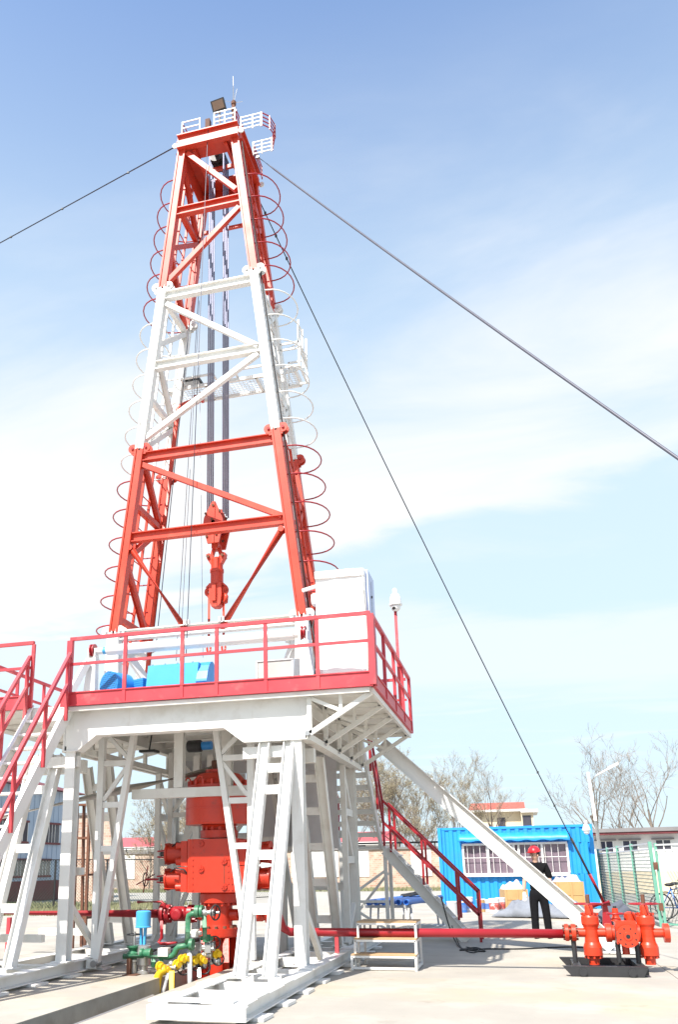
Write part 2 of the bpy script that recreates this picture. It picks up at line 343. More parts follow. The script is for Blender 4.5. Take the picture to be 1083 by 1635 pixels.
t = MB(); t.span((TX0-.10, SY0, -0.6), (TX0-.004, TY1, -0.01)); t.span((TX1+.004, SY0, -0.6), (TX1+.10, TY1, -0.01)); t.span((TX0-.1, TY1+.004, -.6), (TX1+.1, TY1+.1, -.01))
t.span((TX0-.1, SY0, -.7), (TX1+.1, TY1+.1, -.6))
struct(t.build('trench', 'conc2'))
t = MB(); t.tube([(TX0+.10, 3, -.17), (TX0+.12, 11.3, -.17)], 0.028, 8)
tag(t.build('conduit', 'grey'), 'thin pale grey conduit lying along the left wall of the concrete trench', 'pipe')

# ------------------------------------------------------------------ base skids
def skid(x0, x1, y0, y1, label):
    o = thing('base_skid', label, 'skid', ((x0+x1)/2, (y0+y1)/2, 0), 'base skids under the rig')
    zt = 0.19
    for x in (x0+.08, x1-.08):
        m = MB(); m.ibeam((x, y0+.12, .112), (x, y1, .112), .16, .150, .014); m.build('skid_rail', 'white', o)
    m = MB(); m.channel((x0-.02, y0+.02, .11), (x1+.02, y0+.02, .11), .09, .13, .014, flip=-1); m.build('end_channel', 'white', o)
    m = MB(); m.span((x0-.05, y0+.13, .192), (x1-.14, y0+.30, .212)); m.build('end_plate', 'white', o)
    for y in (y0+1.05, y0+1.75, y0+2.55, y0+3.1, y0+4.6, y0+5.5, y0+6.2, y0+7.3, y1-.15):
        m = MB(); m.bar((x0+.16, y, .115), (x1-.16, y, .115), .14, .125); m.build('cross_member', 'white', o)
    for y in (y0+.55, y0+1.6, y0+3.1, y0+5.9):
        m = MB(); m.box((x0+.095, y, .197), (.22, .42, .016)); m.build('top_plate', 'white', o)
        m = MB(); m.box((x1-.095, y+.1, .197), (.22, .46, .016)); m.build('top_plate', 'white', o)
    y = y0+.5
    while y < y1:
        for x in (x0+.05, x1-.02):
            m = MB(); m.box((x, y, .0185), (.26, .32, .033), random.uniform(-.06, .06)); m.build('packing_plate', 'white', o)
        y += .95
    return o
skid(-3.57, -2.60, 8.35, 17.2, 'white steel skid at the right, its open end nearest the camera')
skid(-7.20, -6.19, 8.35, 17.2, 'white steel skid at the left, beside the concrete trench edge')

# ------------------------------------------------------------------ substructure frame
ZT = 0.205      # top of skids
sub = thing('rig_substructure', 'white steel substructure of columns, trusses and inclined legs carrying the drill floor', 'substructure', (-4.5, 13.6, 0))
def portal_beam(y, mt):
    pts = [(-6.34, 3.76), (-6.34, 3.15), (-6.13, 3.15), (-5.83, 3.37), (-3.84, 3.37), (-3.55, 3.15), (-2.645, 3.15), (-2.645, 3.76)]
    m = MB(); m.prism([(x, y, z) for x, z in pts], (0, .03, 0)); b = m.build('main_beam', mt, sub)
    # bottom flange following the outline, set slightly proud
    for (xa, za), (xb, zb) in zip(pts[1:-1], pts[2:]):
        if abs(xa-xb) < .01: continue
        m = MB(); m.bar((xa, y+.09, za-.008), (xb, y+.09, zb-.008), .22, .016); m.build('flange', mt, b)
    m = MB(); m.span((-6.34, y-.02, 3.735), (-2.645, y+.2, 3.76)); m.build('flange', mt, b)
    for x in (-6.355, -2.63):
        m = MB(); m.span((x-.012, y-.012, 3.14), (x+.012, y+.2, 3.733)); m.build('end_plate', mt, b)
    return b
portal_beam(11.5, 'white'); portal_beam(15.55, 'white2')
for y, mt in ((11.6, 'white'), (15.66, 'white2')):
    for x in (-6.25, -2.80):
        m = MB(); m.ibeam((x, y, ZT), (x, y, 3.14), .16, .18, .014, up=(0, 1, 0)); c = m.build('column', mt, sub)
        m = MB(); m.box((x, y, ZT+.008), (.26, .28, .014)); m.build('base_plate', mt, c)
# side longitudinals
for x in (-6.25, -2.72):
    m = MB(); m.ibeam((x, 11.72, 3.62), (x, 15.53, 3.62), .14, .22); m.build('side_beam', 'white2', sub)
    m = MB(); m.bar((x, 11.74, 3.19), (x, 15.5, 3.19), .11, .09); m.build('lower_chord', 'white2', sub)
for x, x2 in ((-2.83, -3.58), ):
    m = MB(); m.bar((x-.09, 11.62, 3.0), (x2-.02, 11.66, 3.0), .10, .16); m.build('cross_beam', 'white', sub)
m = MB(); m.bar((-6.16, 11.62, 3.0), (-6.9, 11.66, 3.0), .10, .16); m.build('cross_beam', 'white', sub)
# triangular trusses (hinged at the skid), front and back
def tri_truss(y, xv, xi, zb, mt, s):
    # vertical chord at xv, inclined chord from the pin at the bottom up to xi
    o = MB(); o.bar((xv, y, zb+.1), (xv, y, 3.55), .095, .095, up=(0, 1, 0)); ch = o.build('truss_chord', mt, sub)
    o = MB(); o.bar((xv+.03*s, y, zb), (xi, y, 3.52), .085, .10, up=(0, 1, 0)); o.build('truss_chord', mt, sub)
    def xin(z): return lerp(xv+.03*s, xi, (z-zb)/(3.52-zb))
    for z in (1.75, 2.40, 3.03):
        o = MB(); o.bar((xv+.05*s, y, z), (xin(z)-.045*s, y, z), .07, .085); o.build('truss_rung', mt, sub)
    o = MB(); o.bar((xv+.05*s, y, 2.47), (xin(2.97)-.03*s, y, 2.97), .05, .06); o.build('truss_diagonal', mt, sub)
    o = MB(); o.bar((xin(3.08)-.03*s, y, 3.10), (xv+.06*s, y, 3.5), .05, .06); o.build('truss_diagonal', mt, sub)
    o = MB(); o.cyl((xv+.03*s, y-.10, zb+.02), (xv+.03*s, y+.10, zb+.02), .05, 12); o.build('pin', 'steel', sub)
for y, mt in ((12.3, 'white'), (15.2, 'white2')):
    tri_truss(y, -6.12, -5.58, .10, mt, 1)
    tri_truss(y, -3.69, -4.25, .10, mt, -1)
for x, s in ((-6.19, 1), (-3.60, -1)):
    for y in (12.22, 12.38):
        m = MB(); m.box((x+.06*s, y, .12), (.16, .02, .13)); m.build('pin_lug', 'white2', sub)
# inclined ladder legs resting on the skids, leaning inwards
def ladder_leg(xa, xb, yb, yt, mt, zr):
    zb, zt = ZT+.01, 3.13
    for x in (xa, xb):
        m = MB(); m.ibeam((x, yb, zb), (x, yt, zt), .125, .15, .014, up=(1, 0, 0)); m.build('inclined_leg', mt, sub)
        m = MB(); m.box((x, yb, ZT+.004), (.2, .26, .012)); m.build('foot_plate', mt, sub)
    for z in zr:
        y = lerp(yb, yt, (z-zb)/(zt-zb))
        m = MB(); m.bar((xa+.07, y, z), (xb-.07, y, z), .09, .12); m.build('leg_rung', mt, sub)
ladder_leg(-3.26, -2.905, 10.37, 11.58, 'white', (.95, 1.6, 2.45, 2.75))
ladder_leg(-6.97, -6.58, 10.75, 11.75, 'white', (.95, 1.75, 2.6))
ladder_leg(-3.28, -2.90, 14.55, 13.45, 'white2', (.62, 1.2, 1.75, 2.3, 2.8))
ladder_leg(-6.97, -6.58, 14.55, 13.45, 'white2', (.62, 1.2, 1.75, 2.3, 2.8))
for x0, x1 in ((-3.5, -2.67), (-7.1, -6.3)):
    m = MB(); m.bar((x0, 12.1, 2.98), (x1, 12.1, 2.98), .14, .2); m.build('head_beam', 'white2', sub)
# side diagonals between columns and skids
for x in (-6.25, -2.8):
    for (ya, za, yb2, zb2) in ((11.72, .95, 12.7, ZT), (15.5, .8, 14.75, ZT), (15.5, 1.55, 14.9, 2.3), (15.5, 2.3, 14.9, 3.05)):
        m = MB(); m.bar((x, ya, za), (x, yb2, zb2), .07, .09); m.build('side_brace', 'white2', sub)
    for z in (1.55, 2.35):
        m = MB(); m.bar((x, 14.9, z), (x, 15.56, z), .08, .12); m.build('side_rung', 'white2', sub)
    m = MB(); m.bar((x, 14.9, ZT), (x, 14.9, 3.14), .09, .09); m.build('inner_column', 'white2', sub)
# cross tie with two hangers
m = MB(); m.bar((-5.72, 12.62, 2.57), (-3.60, 12.62, 2.57), .12, .145); m.build('cross_tie', 'white2', sub)
for px in (286, 363):
    a = P(px, 1258, 12.62); m = MB(); m.ibeam((a.x, 12.62, 2.648), (a.x, 12.62, 3.62), .15, .12, .012, up=(0, 1, 0)); m.build('hanger', 'white2', sub)
for z in (1.1, 2.0):
    m = MB(); m.bar((-6.15, 15.72, z), (-2.9, 15.72, z), .09, .13); m.build('back_tie', 'white2', sub)
for x in (-5.55, -5.28, -4.95, -3.95):
    m = MB(); m.ibeam((x, 15.05, .0), (x, 15.05, 3.45), .12, .12, .012, up=(0, 1, 0)); m.build('back_post', 'white2', sub)
for (xa, za, xb, zb2) in ((-6.1, .3, -5.55, 1.5), (-5.28, .3, -4.95, 1.0), (-5.55, 2.45, -6.05, 1.2), (-4.95, 1.9, -4.5, 2.5)):
    m = MB(); m.bar((xa, 15.14, za), (xb, 15.14, zb2), .07, .07); m.build('back_brace', 'white2', sub)
m = MB(); m.bar((-5.5, 15.0, 1.9), (-4.0, 15.0, 1.9), .08, .12); m.build('back_tie', 'white2', sub)
for xa_p, xb_p, za_p, zb_p in ((-6.15, -4.72, 2.80, 3.12), (-4.70, -3.0, 1.75, 3.12), (-6.15, -3.0, 3.125, 3.40)):
    m = MB(); m.span((xa_p, 15.36, za_p), (xb_p, 15.39, zb_p)); m.build('back_panel', 'bgrey', sub)
# low cross beams between column feet on the left
for y in (10.75, 12.0):
    m = MB(); m.bar((-7.1, y+.4, .55), (-6.33, y+.4, .55), .1, .1); m.build('cross_beam', 'white2', sub)
m = MB(); m.bar((-6.34, 11.8, 1.42), (-8.1, 15.6, 1.42), .10, .13); m.build('cross_beam', 'white2', sub)

# ------------------------------------------------------------------ drill floor
ZD = 3.80       # deck top
DX0, DX1, DY0, DY1 = -8.25, -1.66, 11.30, 15.88
fl = thing('drill_floor', 'raised white drill floor edged by red toe boards and red two bar railings', 'platform', (-4.9, 13.6, ZD))
GX0, GX1 = -6.86, -6.34      # stair gap in the front edge
ny = 7
for i in range(ny):
    y0 = lerp(DY0+.07, DY1-.05, i/ny); y1 = lerp(DY0+.07, DY1-.05, (i+1)/ny)
    for x0, x1 in ((DX0+.04, -6.6), (-6.595, -2.66), (-2.655, DX1-.04)):
        m = MB(); m.span((x0, y0+.006, ZD-.03), (x1, y1-.006, ZD+random.uniform(-.004, .004))); m.build('deck_plate', 'white2', fl)
def toe(name, p0, p1, z0, z1, mt='rail'):
    d = (Vector(p1)-Vector(p0)).normalized()
    m = MB(); m.bar((p0[0], p0[1], (z0+z1)/2), (p1[0], p1[1], (z0+z1)/2), .014, z1-z0); o = m.build(name, mt, fl)
    for z in (z0+.01, z1-.008):
        m = MB(); m.bar((p0[0], p0[1], z), (p1[0], p1[1], z), .05, .016); m.build('lip', mt, o)
TZ0, TZ1 = 3.775, 3.985
toe('toe_board', (GX1, DY0), (DX1, DY0), TZ0, TZ1)
toe('toe_board', (DX0, DY0), (GX0, DY0), TZ0, TZ1)
toe('toe_board', (DX1, DY0+.04), (DX1, DY1), TZ0, TZ1)
toe('toe_board', (DX0, DY0+.04), (DX0, DY1), TZ0, TZ1)
toe('toe_board', (DX0+.04, DY1), (DX1-.04, DY1), TZ0, TZ1)
RT, RM = 4.80, 4.41
def rail_run(a, b, posts, wide=()):
    a = Vector((a[0], a[1], 0)); b = Vector((b[0], b[1], 0)); d = (b-a)
    for z, tk in ((RT, .055), (RM, .042)):
        m = MB(); m.bar(a+V(0, 0, z), b+V(0, 0, z), tk, tk*.9); m.build('rail', 'rail', fl)
    for k, t in enumerate(posts):
        p = a+d*t; wd = .085 if t in wide else .05
        m = MB(); m.bar(p+V(0, 0, TZ0+.02), p+V(0, 0, RT-.025), wd, wd*.8, up=(0, 1, 0)); m.build('rail_post', 'rail', fl)
fx = [P(px, 1040, DY0).x for px in (112, 200, 291, 346, 424, 507)]
t_of = lambda x: (x-fx[0])/(DX1-fx[0])
rail_run((fx[0], DY0), (DX1, DY0), [0]+[t_of(x) for x in fx[1:]]+[1], (0, 1))
rail_run((DX0, DY0), (GX0+.02, DY0), [0, .5, 1])
rail_run((DX1, DY0+.10), (DX1, DY1), [0, .25, .5, .75, .98, 1], (0,))
rail_run((DX0, DY0+.06), (DX0, DY1), [.2, .4, .6, .8, 1])
rail_run((DX0+.06, DY1), (DX1-.06, DY1), [.1, .2, .3, .4, .5, .6, .7, .8, .9])
# cantilever brackets at the right and left edges
for s, xi, xo in ((1, -2.58, DX1-.04), (-1, -6.40, DX0+.05)):
    for k, y in enumerate((11.44, 12.5, 13.55, 14.6, 15.7)):
        if s < 0 and k == 0: continue
        zo = ZD-.075; zl = 3.20
        m = MB(); m.bar((xi, y, zl), (xo, y, zo), .06, .065); br = m.build('bracket_strut', 'white' if k == 0 else 'white2', fl)
        m = MB(); m.bar((xi, y, zl), (xi, y, ZD-.04), .06, .06, up=(0, 1, 0)); m.build('bracket_post', 'white2', br)
        m = MB(); m.bar((xi, y, ZD-.065), (xo, y, ZD-.065), .06, .06); m.build('bracket_joist', 'white2', br)
        xm = lerp(xi, xo, .5)
        m = MB(); m.bar((xm, y, lerp(zl, zo, .5)+.02), (xm, y, ZD-.09), .045, .045, up=(0, 1, 0)); m.build('bracket_web', 'white2', br)
        m = MB(); m.bar((xi+.03*s, y, ZD-.12), (xm, y, lerp(zl, zo, .5)+.03), .05, .05); m.build('bracket_web', 'white2', br)
        m = MB(); m.cyl((xi-.03*s, y-.06, zl), (xi-.03*s, y+.06, zl), .035, 8); m.build('bracket_pin', 'steel', br)
    m = MB(); m.bar((xo, DY0+.08, ZD-.07), (xo, DY1-.03, ZD-.07), .05, .075); m.build('edge_beam', 'white2', fl)
    m = MB(); m.bar((xi-.05*s, 11.5, 3.17), (xi-.05*s, 15.8, 3.17), .07, .09); m.build('bracket_chord', 'white2', fl)
m = MB(); m.bar((GX1, DY0+.05, ZD-.065), (DX1-.06, DY0+.05, ZD-.065), .06, .06); m.build('edge_beam', 'white2', fl)
for y in (12.4, 13.3, 14.2, 15.0):
    m = MB(); m.ibeam((-6.16, y, ZD-.115), (-2.82, y, ZD-.115), .09, .15); m.build('joist', 'white2', fl)

# ------------------------------------------------------------------ front left stair
st = thing('stair', 'white steel stair with red handrails at the left end of the drill floor', 'stairs', (-6.54, 10, 0))
SL = 1.29; YS = 11.42
xa, xb = -6.86, -6.22
zs_b = lambda y: ZD - (YS-y)*SL
yb = YS-ZD/SL
for x in (xa, xb):
    m = MB(); m.channel((x, yb, .0), (x, YS, ZD-.02), .06, .19, .012, flip=1 if x == xa else -1); m.build('stringer', 'white', st)
nt_ = 17
for i in range(1, nt_):
    z = ZD*i/nt_; y = yb + (YS-yb)*i/nt_
    m = MB(); m.span((xa+.02, y-.10, z-.03), (xb-.02, y+.10, z)); m.build('tread', 'white', st)
m = MB(); m.span((xa+.02, YS-.06, ZD-.3), (xb-.02, YS-.03, ZD)); m.build('top_riser', 'white', st)
for x in (xa-.02, xb+.02):
    for h, tk in ((.86, .05), (.44, .042)):
        m = MB(); m.bar((x, yb+.05, h+.1), (x, YS-.14, ZD+h-.08), tk, tk); m.build('handrail', 'rail', st)
    for f in (.05, .3, .53, .78, .985):
        y = yb+(YS-yb-.15)*f; z = (y-yb)*SL
        m = MB(); m.bar((x, y, z), (x, y, z+.93), .045, .045, up=(0, 1, 0)); m.build('handrail_post', 'rail', st)

# ------------------------------------------------------------------ back stair in two flights
bs = thing('back_stair', 'grey white two flight stair with dark red handrails behind the drill floor', 'stairs', (-2.2, 18, 0))
LZ = 1.83
# upper flight along +Y
ux0, ux1, uy0, uy1 = -3.48, -2.62, 16.1, 18.05
for x in (ux0, ux1):
    m = MB(); m.channel((x, uy1, LZ), (x, uy0, ZD-.05), .05, .2, .012, flip=1); m.build('stringer', 'white2', bs)
for i in range(1, 9):
    f = i/9; m = MB(); m.box(((ux0+ux1)/2, lerp(uy1, uy0, f), lerp(LZ, ZD, f)), (ux1-ux0-.04, .2, .09)); m.build('tread', 'white2', bs)
for x in (ux0-.03, ux1+.04):
    for h in (.9, .46):
        m = MB(); m.bar((x, uy1, LZ+h), (x, uy0+.1, ZD+h-.1), .045, .045); m.build('handrail', 'crim', bs)
    for f in (0, .35, .7):
        y = lerp(uy1, uy0, f); z = lerp(LZ, ZD, f); m = MB(); m.bar((x, y, z), (x, y, z+.9), .045, .045, up=(0, 1, 0)); m.build('handrail_post', 'crim', bs)
m = MB(); m.span((ux0-.04, uy1, LZ-.05), (ux1+.06, 18.75, LZ)); m.build('landing', 'white2', bs)
for x in (ux0, ux1+.05):
    for y in (18.0, 18.7):
        m = MB(); m.bar((x, y, 0), (x, y, LZ-.05), .07, .07, up=(0, 1, 0)); m.build('landing_leg', 'white2', bs)
for (a, b) in (((ux0, 18.0, .75), (ux1+.05, 18.0, 1.35)), ((ux0, 18.0, .75), (ux1+.05, 18.0, .2)), ((ux0, 18.0, .75), (ux1+.05, 18.0, .75)), ((ux0, 18.72, .3), (ux1, 18.72, 1.3))):
    m = MB(); m.bar(a, b, .04, .05); m.build('landing_brace', 'white2', bs)
# lower flight along +X
lx0, lx1 = ux1+.06, -1.05
for y in (18.0, 18.68):
    m = MB(); m.channel((lx0, y, LZ-.08), (lx1, y, .02), .06, .20, .012, flip=1 if y < 18.3 else -1); m.build('stringer', 'white2', bs)
for i in range(1, 9):
    f = i/9; m = MB(); m.box((lerp(lx0, lx1, f), 18.34, lerp(LZ, 0, f)+.02), (.21, .64, .03)); m.build('tread', 'white2', bs)
for y in (17.97, 18.71):
    for h in (.9, .46):
        m = MB(); m.bar((lx0, y, LZ+h), (lx1+.26, y, h+.03), .05, .05); m.build('handrail', 'crim', bs)
    for f in (.07, .42, .78):
        x = lerp(lx0, lx1+.26, f); z = lerp(LZ, 0, f); m = MB(); m.bar((x, y, z), (x, y, z+.9), .045, .045, up=(0, 1, 0)); m.build('handrail_post', 'crim', bs)
    m = MB(); m.bar((lx1+.26, y, 0), (lx1+.26, y, .95), .05, .05, up=(0, 1, 0)); m.build('handrail_post', 'crim', bs)

# ------------------------------------------------------------------ pipe ramp on the right
rp = thing('pipe_ramp', 'long white steel pipe ramp sloping from the drill floor down to the right', 'ramp', (-.4, 16.2, 0))
ra, rb = V(-2.25, 15.95, 3.62), V(1.42, 15.95, .12)
for dy, fl_ in ((0, 1), (.62, -1)):
    m = MB(); m.channel(ra+V(0, dy, 0), rb+V(0, dy, 0), .10, .27, .016, flip=fl_); m.build('side_channel', 'white', rp)
m = MB(); m.bar(ra+V(.02, .31, -.05), rb+V(.02, .31, -.05), .40, .02, up=(0, 0, 1)); m.build('slide_plate', 'white', rp)
for f in (.06, .25, .5, .75, .97):
    c = ra.lerp(rb, f)+V(-.02, .31, -.085); m = MB(); m.bar(c+V(0, -.2, 0), c+V(0, .2, 0), .08, .08); m.build('cross_member', 'white2', rp)
m = MB(); m.box(rb+V(.06, .31, -.09), (.5, .8, .03)); m.build('foot_plate', 'white', rp)

# ------------------------------------------------------------------ derrick mast
XC, ZB, ZJ2, ZJ1, ZTOP = -4.487, 5.20, 8.46, 11.66, 14.80
YFr, YBk = 12.50, 13.71
TAP = 0.1125
def xl(z): return XC-1.595+(z-ZB)*TAP
def xr(z): return XC+1.595-(z-ZB)*TAP
mast = thing('derrick_mast', 'tall red and white banded lattice derrick standing on the drill floor', 'derrick', (XC, 13.1, ZD))
def band(z): return 'white' if ZJ2 < z < ZJ1 else 'red'
LW = .155
for y in (YFr, YBk):
    for fx_ in (xl, xr):
        for z0, z1 in ((ZB, ZJ2), (ZJ2, ZJ1), (ZJ1, ZTOP-.13)):
            mt = band((z0+z1)/2)
            m = MB(); m.ibeam((fx_(z0+.004), y, z0+.004), (fx_(z1-.004), y, z1-.004), LW, LW, .03, up=(1, 0, 0)); lg = m.build('leg', mt, mast)
            m = MB(); m.bar((fx_(z0+.02), y-.05, z0+.02), (fx_(z1-.02), y-.05, z1-.02), LW*.96, .02, up=(0, 1, 0)); m.build('cover_plate', mt, lg)
        for z, mt in ((ZB, 'white'), (ZJ2, 'red'), (ZJ1, 'white')):
            x = fx_(z)
            for s in (-1, 1):
                for dy in (-.05, .05):
                    m = MB(); m.lathe((x+s*.12, y+dy-.012, z+.02), (0, 1, 0), [(.085, 0), (.085, .024)], 14)
                    m.box((x+s*.07, y+dy, z), (.1, .018, .2)); m.build('joint_lug', mt, mast)
                m = MB(); m.cyl((x+s*.125, y-.085, z+.02), (x+s*.125, y+.085, z+.02), .024, 10); m.build('joint_pin', 'grey' if mt == 'white' else 'crim', mast)
zg = [P(px, py, YFr).z for px, py in ((333, 329), (333, 460), (330, 571), (330, 716), (330, 845))]
GIRTS = [(zg[0], 'red'), (zg[1], 'white'), (zg[2], 'white'), (zg[3], 'red'), (zg[4], 'red')]
for z, mt in GIRTS:
    m = MB(); m.ibeam((xl(z)+LW/2+.002, YFr, z), (xr(z)-LW/2-.002, YFr, z), .12, .165, .016); m.build('girt', mt, mast)
def fdiag(a, b, mt, y=YFr, tk=.085):
    m = MB(); m.bar(a, b, tk, tk*1.05); return m.build('brace', mt, mast)
def pf(px, py, y=YFr): return P(px, py, y)
for (a, b, mt) in (((299, 246), (377, 303), 'red'), ((382, 331), (269, 449), 'red'), ((266, 486), (412, 553), 'white'), ((412, 565), (231, 701), 'white'), ((226, 742), (451, 824), 'red')):
    fdiag(pf(*a), pf(*b), mt)
for a, b in (((209, 876), (297, 1006)), ((450, 846), (353, 1004))):
    m = MB(); m.tube([pf(*a), pf(*b)], .058, 12); tb = m.build('tube_brace', 'red', mast)
    m = MB(); m.cyl(pf(*a)+V(0, -.07, 0), pf(*a)+V(0, .07, 0), .05, 10); m.build('brace_pin', 'red', tb)
# side faces: rungs and zigzag
for fx_ in (xl, xr):
    nlev = 9; zz = [lerp(ZB+.25, ZTOP-.25, i/nlev) for i in range(nlev+1)]
    for i, z in enumerate(zz):
        mt = band(z)
        if i % 2 == 0:
            m = MB(); m.bar((fx_(z), YFr+.09, z), (fx_(z), YBk-.09, z), .09, .10); m.build('side_rung', mt, mast)
    for i in range(nlev):
        z0, z1 = zz[i]+.06, zz[i+1]-.06; ya, yb_ = (YFr+.08, YBk-.08) if i % 2 else (YBk-.08, YFr+.08)
        mt = band((z0+z1)/2)
        m = MB(); m.ibeam((fx_(z0), ya, z0), (fx_(z1), yb_, z1), .09, .10, .012, up=(1, 0, 0)); m.build('side_brace', mt, mast)
# slim ladders on both sides with hoops
for fx_, s in ((xl, -1), (xr, 1)):
    for y in (12.88, 13.22):
        for z0, z1 in ((ZB-.6, ZJ2), (ZJ2, ZJ1), (ZJ1, ZTOP-.2)):
            m = MB(); m.bar((fx_(z0)+s*.05, y, z0), (fx_(z1)+s*.05, y, z1), .03, .045, up=(1, 0, 0)); m.build('ladder_rail', band((z0+z1)/2), mast)
    z = ZB-.4
    while z < ZTOP-.3:
        m = MB(); m.tube([(fx_(z)+s*.05, 12.88, z), (fx_(z)+s*.05, 13.22, z)], .011, 5); m.build('ladder_rung', band(z), mast)
        z += .3
    for k in range(18 if s < 0 else 17):
        z = 5.36+.515*k + (.0 if s < 0 else .25); x0 = fx_(z); pts = []
        y0, y1 = YFr+.06, YBk-.06; ry = (y1-y0)/2; ext = .58
        pts.append(V(x0, y0, z)); pts.append(V(x0+s*.12, y0, z))
        for i in range(13):
            a = -math.pi/2+math.pi*i/12
            pts.append(V(x0+s*(.16+(ext-.16)*math.cos(a)), 13.105+ry*math.sin(a), z))
        pts.append(V(x0+s*.12, y1, z)); pts.append(V(x0, y1, z))
        m = MB(); m.tube(pts, .0125, 6); m.build('ladder_hoop', 'white' if 8.3 < z < 11.4 else 'crim', mast)
# back face girts
for z, mt in GIRTS[:1]+GIRTS[3:]:
    m = MB(); m.bar((xl(z)+LW/2, YBk, z+.5), (xr(z)-LW/2, YBk, z+.5), .06, .06)
    if z > 12: m.build('back_girt', mt, mast)
# crown
zc = ZTOP-.15; x0, x1 = xl(ZTOP)-.09, xr(ZTOP)+.09; y0, y1 = YFr-.09, YBk+.09
for a, b in (((x0, y0), (x1, y0)), ((x0, y1), (x1, y1)), ((x0, y0+.09), (x0, y1-.09)), ((x1, y0+.09), (x1, y1-.09))):
    m = MB(); m.ibeam((a[0], a[1], zc+.14), (b[0], b[1], zc+.14), .13, .30, .02); m.build('crown_beam', 'red', mast)
ox0, ox1, oy0, oy1 = XC-.30, XC+.33, 12.78, 13.38
for a, b in (((x0+.02, y0+.02), (ox0, y1-.02)), ((ox1, y0+.02), (x1-.02, y1-.02)), ((ox0+.003, y0+.02), (ox1-.003, oy0)), ((ox0+.003, oy1), (ox1-.003, y1-.02))):
    m = MB(); m.span((a[0], a[1], zc+.05), (b[0], b[1], zc+.075)); m.build('crown_plate', 'red', mast)
for x in (ox0, ox1):
    m = MB(); m.bar((x, y0+.08, zc+.0), (x, y1-.08, zc+.0), .06, .09); m.build('crown_joist', 'red', mast)
m = MB(); m.bar((ox0, 13.08, zc), (ox1, 13.08, zc), .05, .08); m.build('crown_joist', 'red', mast)
xsh = P(348, 760, 13.1).x
for k in range(4):
    y = 13.1+(k-1.5)*.08-.03; m = MB(); m.lathe((xsh, y, zc+.24), (0, 1, 0), [(.16, 0), (.16, .01), (.14, .02), (.14, .04), (.16, .05), (.16, .06)], 20); m.build('crown_sheave', 'dsteel', mast)
m = MB(); m.cyl((xsh, 12.8, zc+.24), (xsh, 13.4, zc+.24), .045, 10); m.build('sheave_axle', 'steel', mast)
# side panels under the crown that stiffen the head
for fx_, s_ in ((xl, -1), (xr, 1)):
    xa2 = fx_(14.5)-s_*.02
    m = MB(); m.prism([(xa2, YFr+.10, 14.645), (xa2, YBk-.09, 14.645), (xa2, YBk-.09, 14.22), (xa2, YFr+.10, 14.30)], (.015, 0, 0)); m.build('head_panel', 'red', mast)
m = MB(); m.span((xl(14.6)+.09, YBk-.03, 14.42), (xr(14.6)-.09, YBk+.01, 14.79)); m.build('head_plate', 'red', mast)
m = MB(); m.span((xl(14.6)+.09, YBk-.08, 14.38), (xr(14.6)-.09, YBk+.06, 14.415)); m.build('head_plate', 'red', mast)
for x, y in ((x0-.05, y0), (x1+.06, y0), (x1+.06, y1)):
    m = MB(); m.lathe((x, y-.01, zc+.10), (0, 1, 0), [(.055, 0), (.055, .03)], 12); m.build('guy_lug', 'white', mast)
# small railings on the crown
def mini_rail(pts, z0, z1, nb, mt, posts=True):
    for i in range(nb):
        z = lerp(z0, z1, i/(nb-1))
        for a, b in zip(pts[:-1], pts[1:]):
            m = MB(); m.bar((a[0], a[1], z), (b[0], b[1], z), .015, .017); m.build('crown_rail', mt, mast)
    for a in pts:
        m = MB(); m.bar((a[0], a[1], z0-.04), (a[0], a[1], z1+.012), .019, .019, up=(0, 1, 0)); m.build('crown_rail_post', mt, mast)
zt = zc+.31
a, b = P(291, 200, y0), P(319, 195, y0); mini_rail([(a.x, y0), (b.x, y0)], zt+.02, zt+.30, 3, 'white'); mini_rail([(a.x, y0+.04), (a.x+.02, y0+.4)], zt+.02, zt+.30, 3, 'crim')
a, b = P(342, 200, y0), P(375, 195, y0); mini_rail([(a.x, y0), ((a.x+b.x)/2, y0), (b.x, y0)], zt+.02, zt+.34, 4, 'white'); mini_rail([(b.x+.01, y0+.05), (b.x+.02, y0+.5)], zt+.02, zt+.34, 4, 'crim')
m = MB(); m.bar((XC+.02, 13.0, zt+.0), (XC+.02, 13.0, zt+.28), .08, .08, up=(0, 1, 0)); m.build('crown_rail_post', 'crim', mast)
zq = zc+.17
mini_rail([(x1+.04, 12.46), (x1+.27, 12.46), (x1+.43, 12.46)], zq, zq+.27, 4, 'white')  # white here paints sun glare onto what is red railing
mini_rail([(x1+.45, 12.46), (x1+.57, 12.58), (x1+.62, 12.80), (x1+.50, 13.06)], zq, zq+.27, 4, 'crim')
mini_rail([(x1+.47, 13.08), (x1+.28, 13.08), (x1+.10, 13.08)], zq, zq+.27, 4, 'white')  # rear bars white as well, glare put into the colour of red railing
mini_rail([(x1+.10, 13.12), (x1+.10, 13.7)], zq, zq+.27, 4, 'crim')
m = MB(); m.prism([(x1+.07, 12.47, zq-.06), (x1+.48, 12.47, zq-.06), (x1+.65, 12.61, zq-.06), (x1+.70, 12.80, zq-.06), (x1+.6, 13.06, zq-.06), (x1+.07, 13.06, zq-.06)], (0, 0, .01))
# crown stub
pa = P(332, 205, 12.6); m = MB(); m.span((pa.x-.045, 12.56, zt-.02), (pa.x+.045, 12.66, zt+.42)); m.build('crown_stub', 'rust', mast)
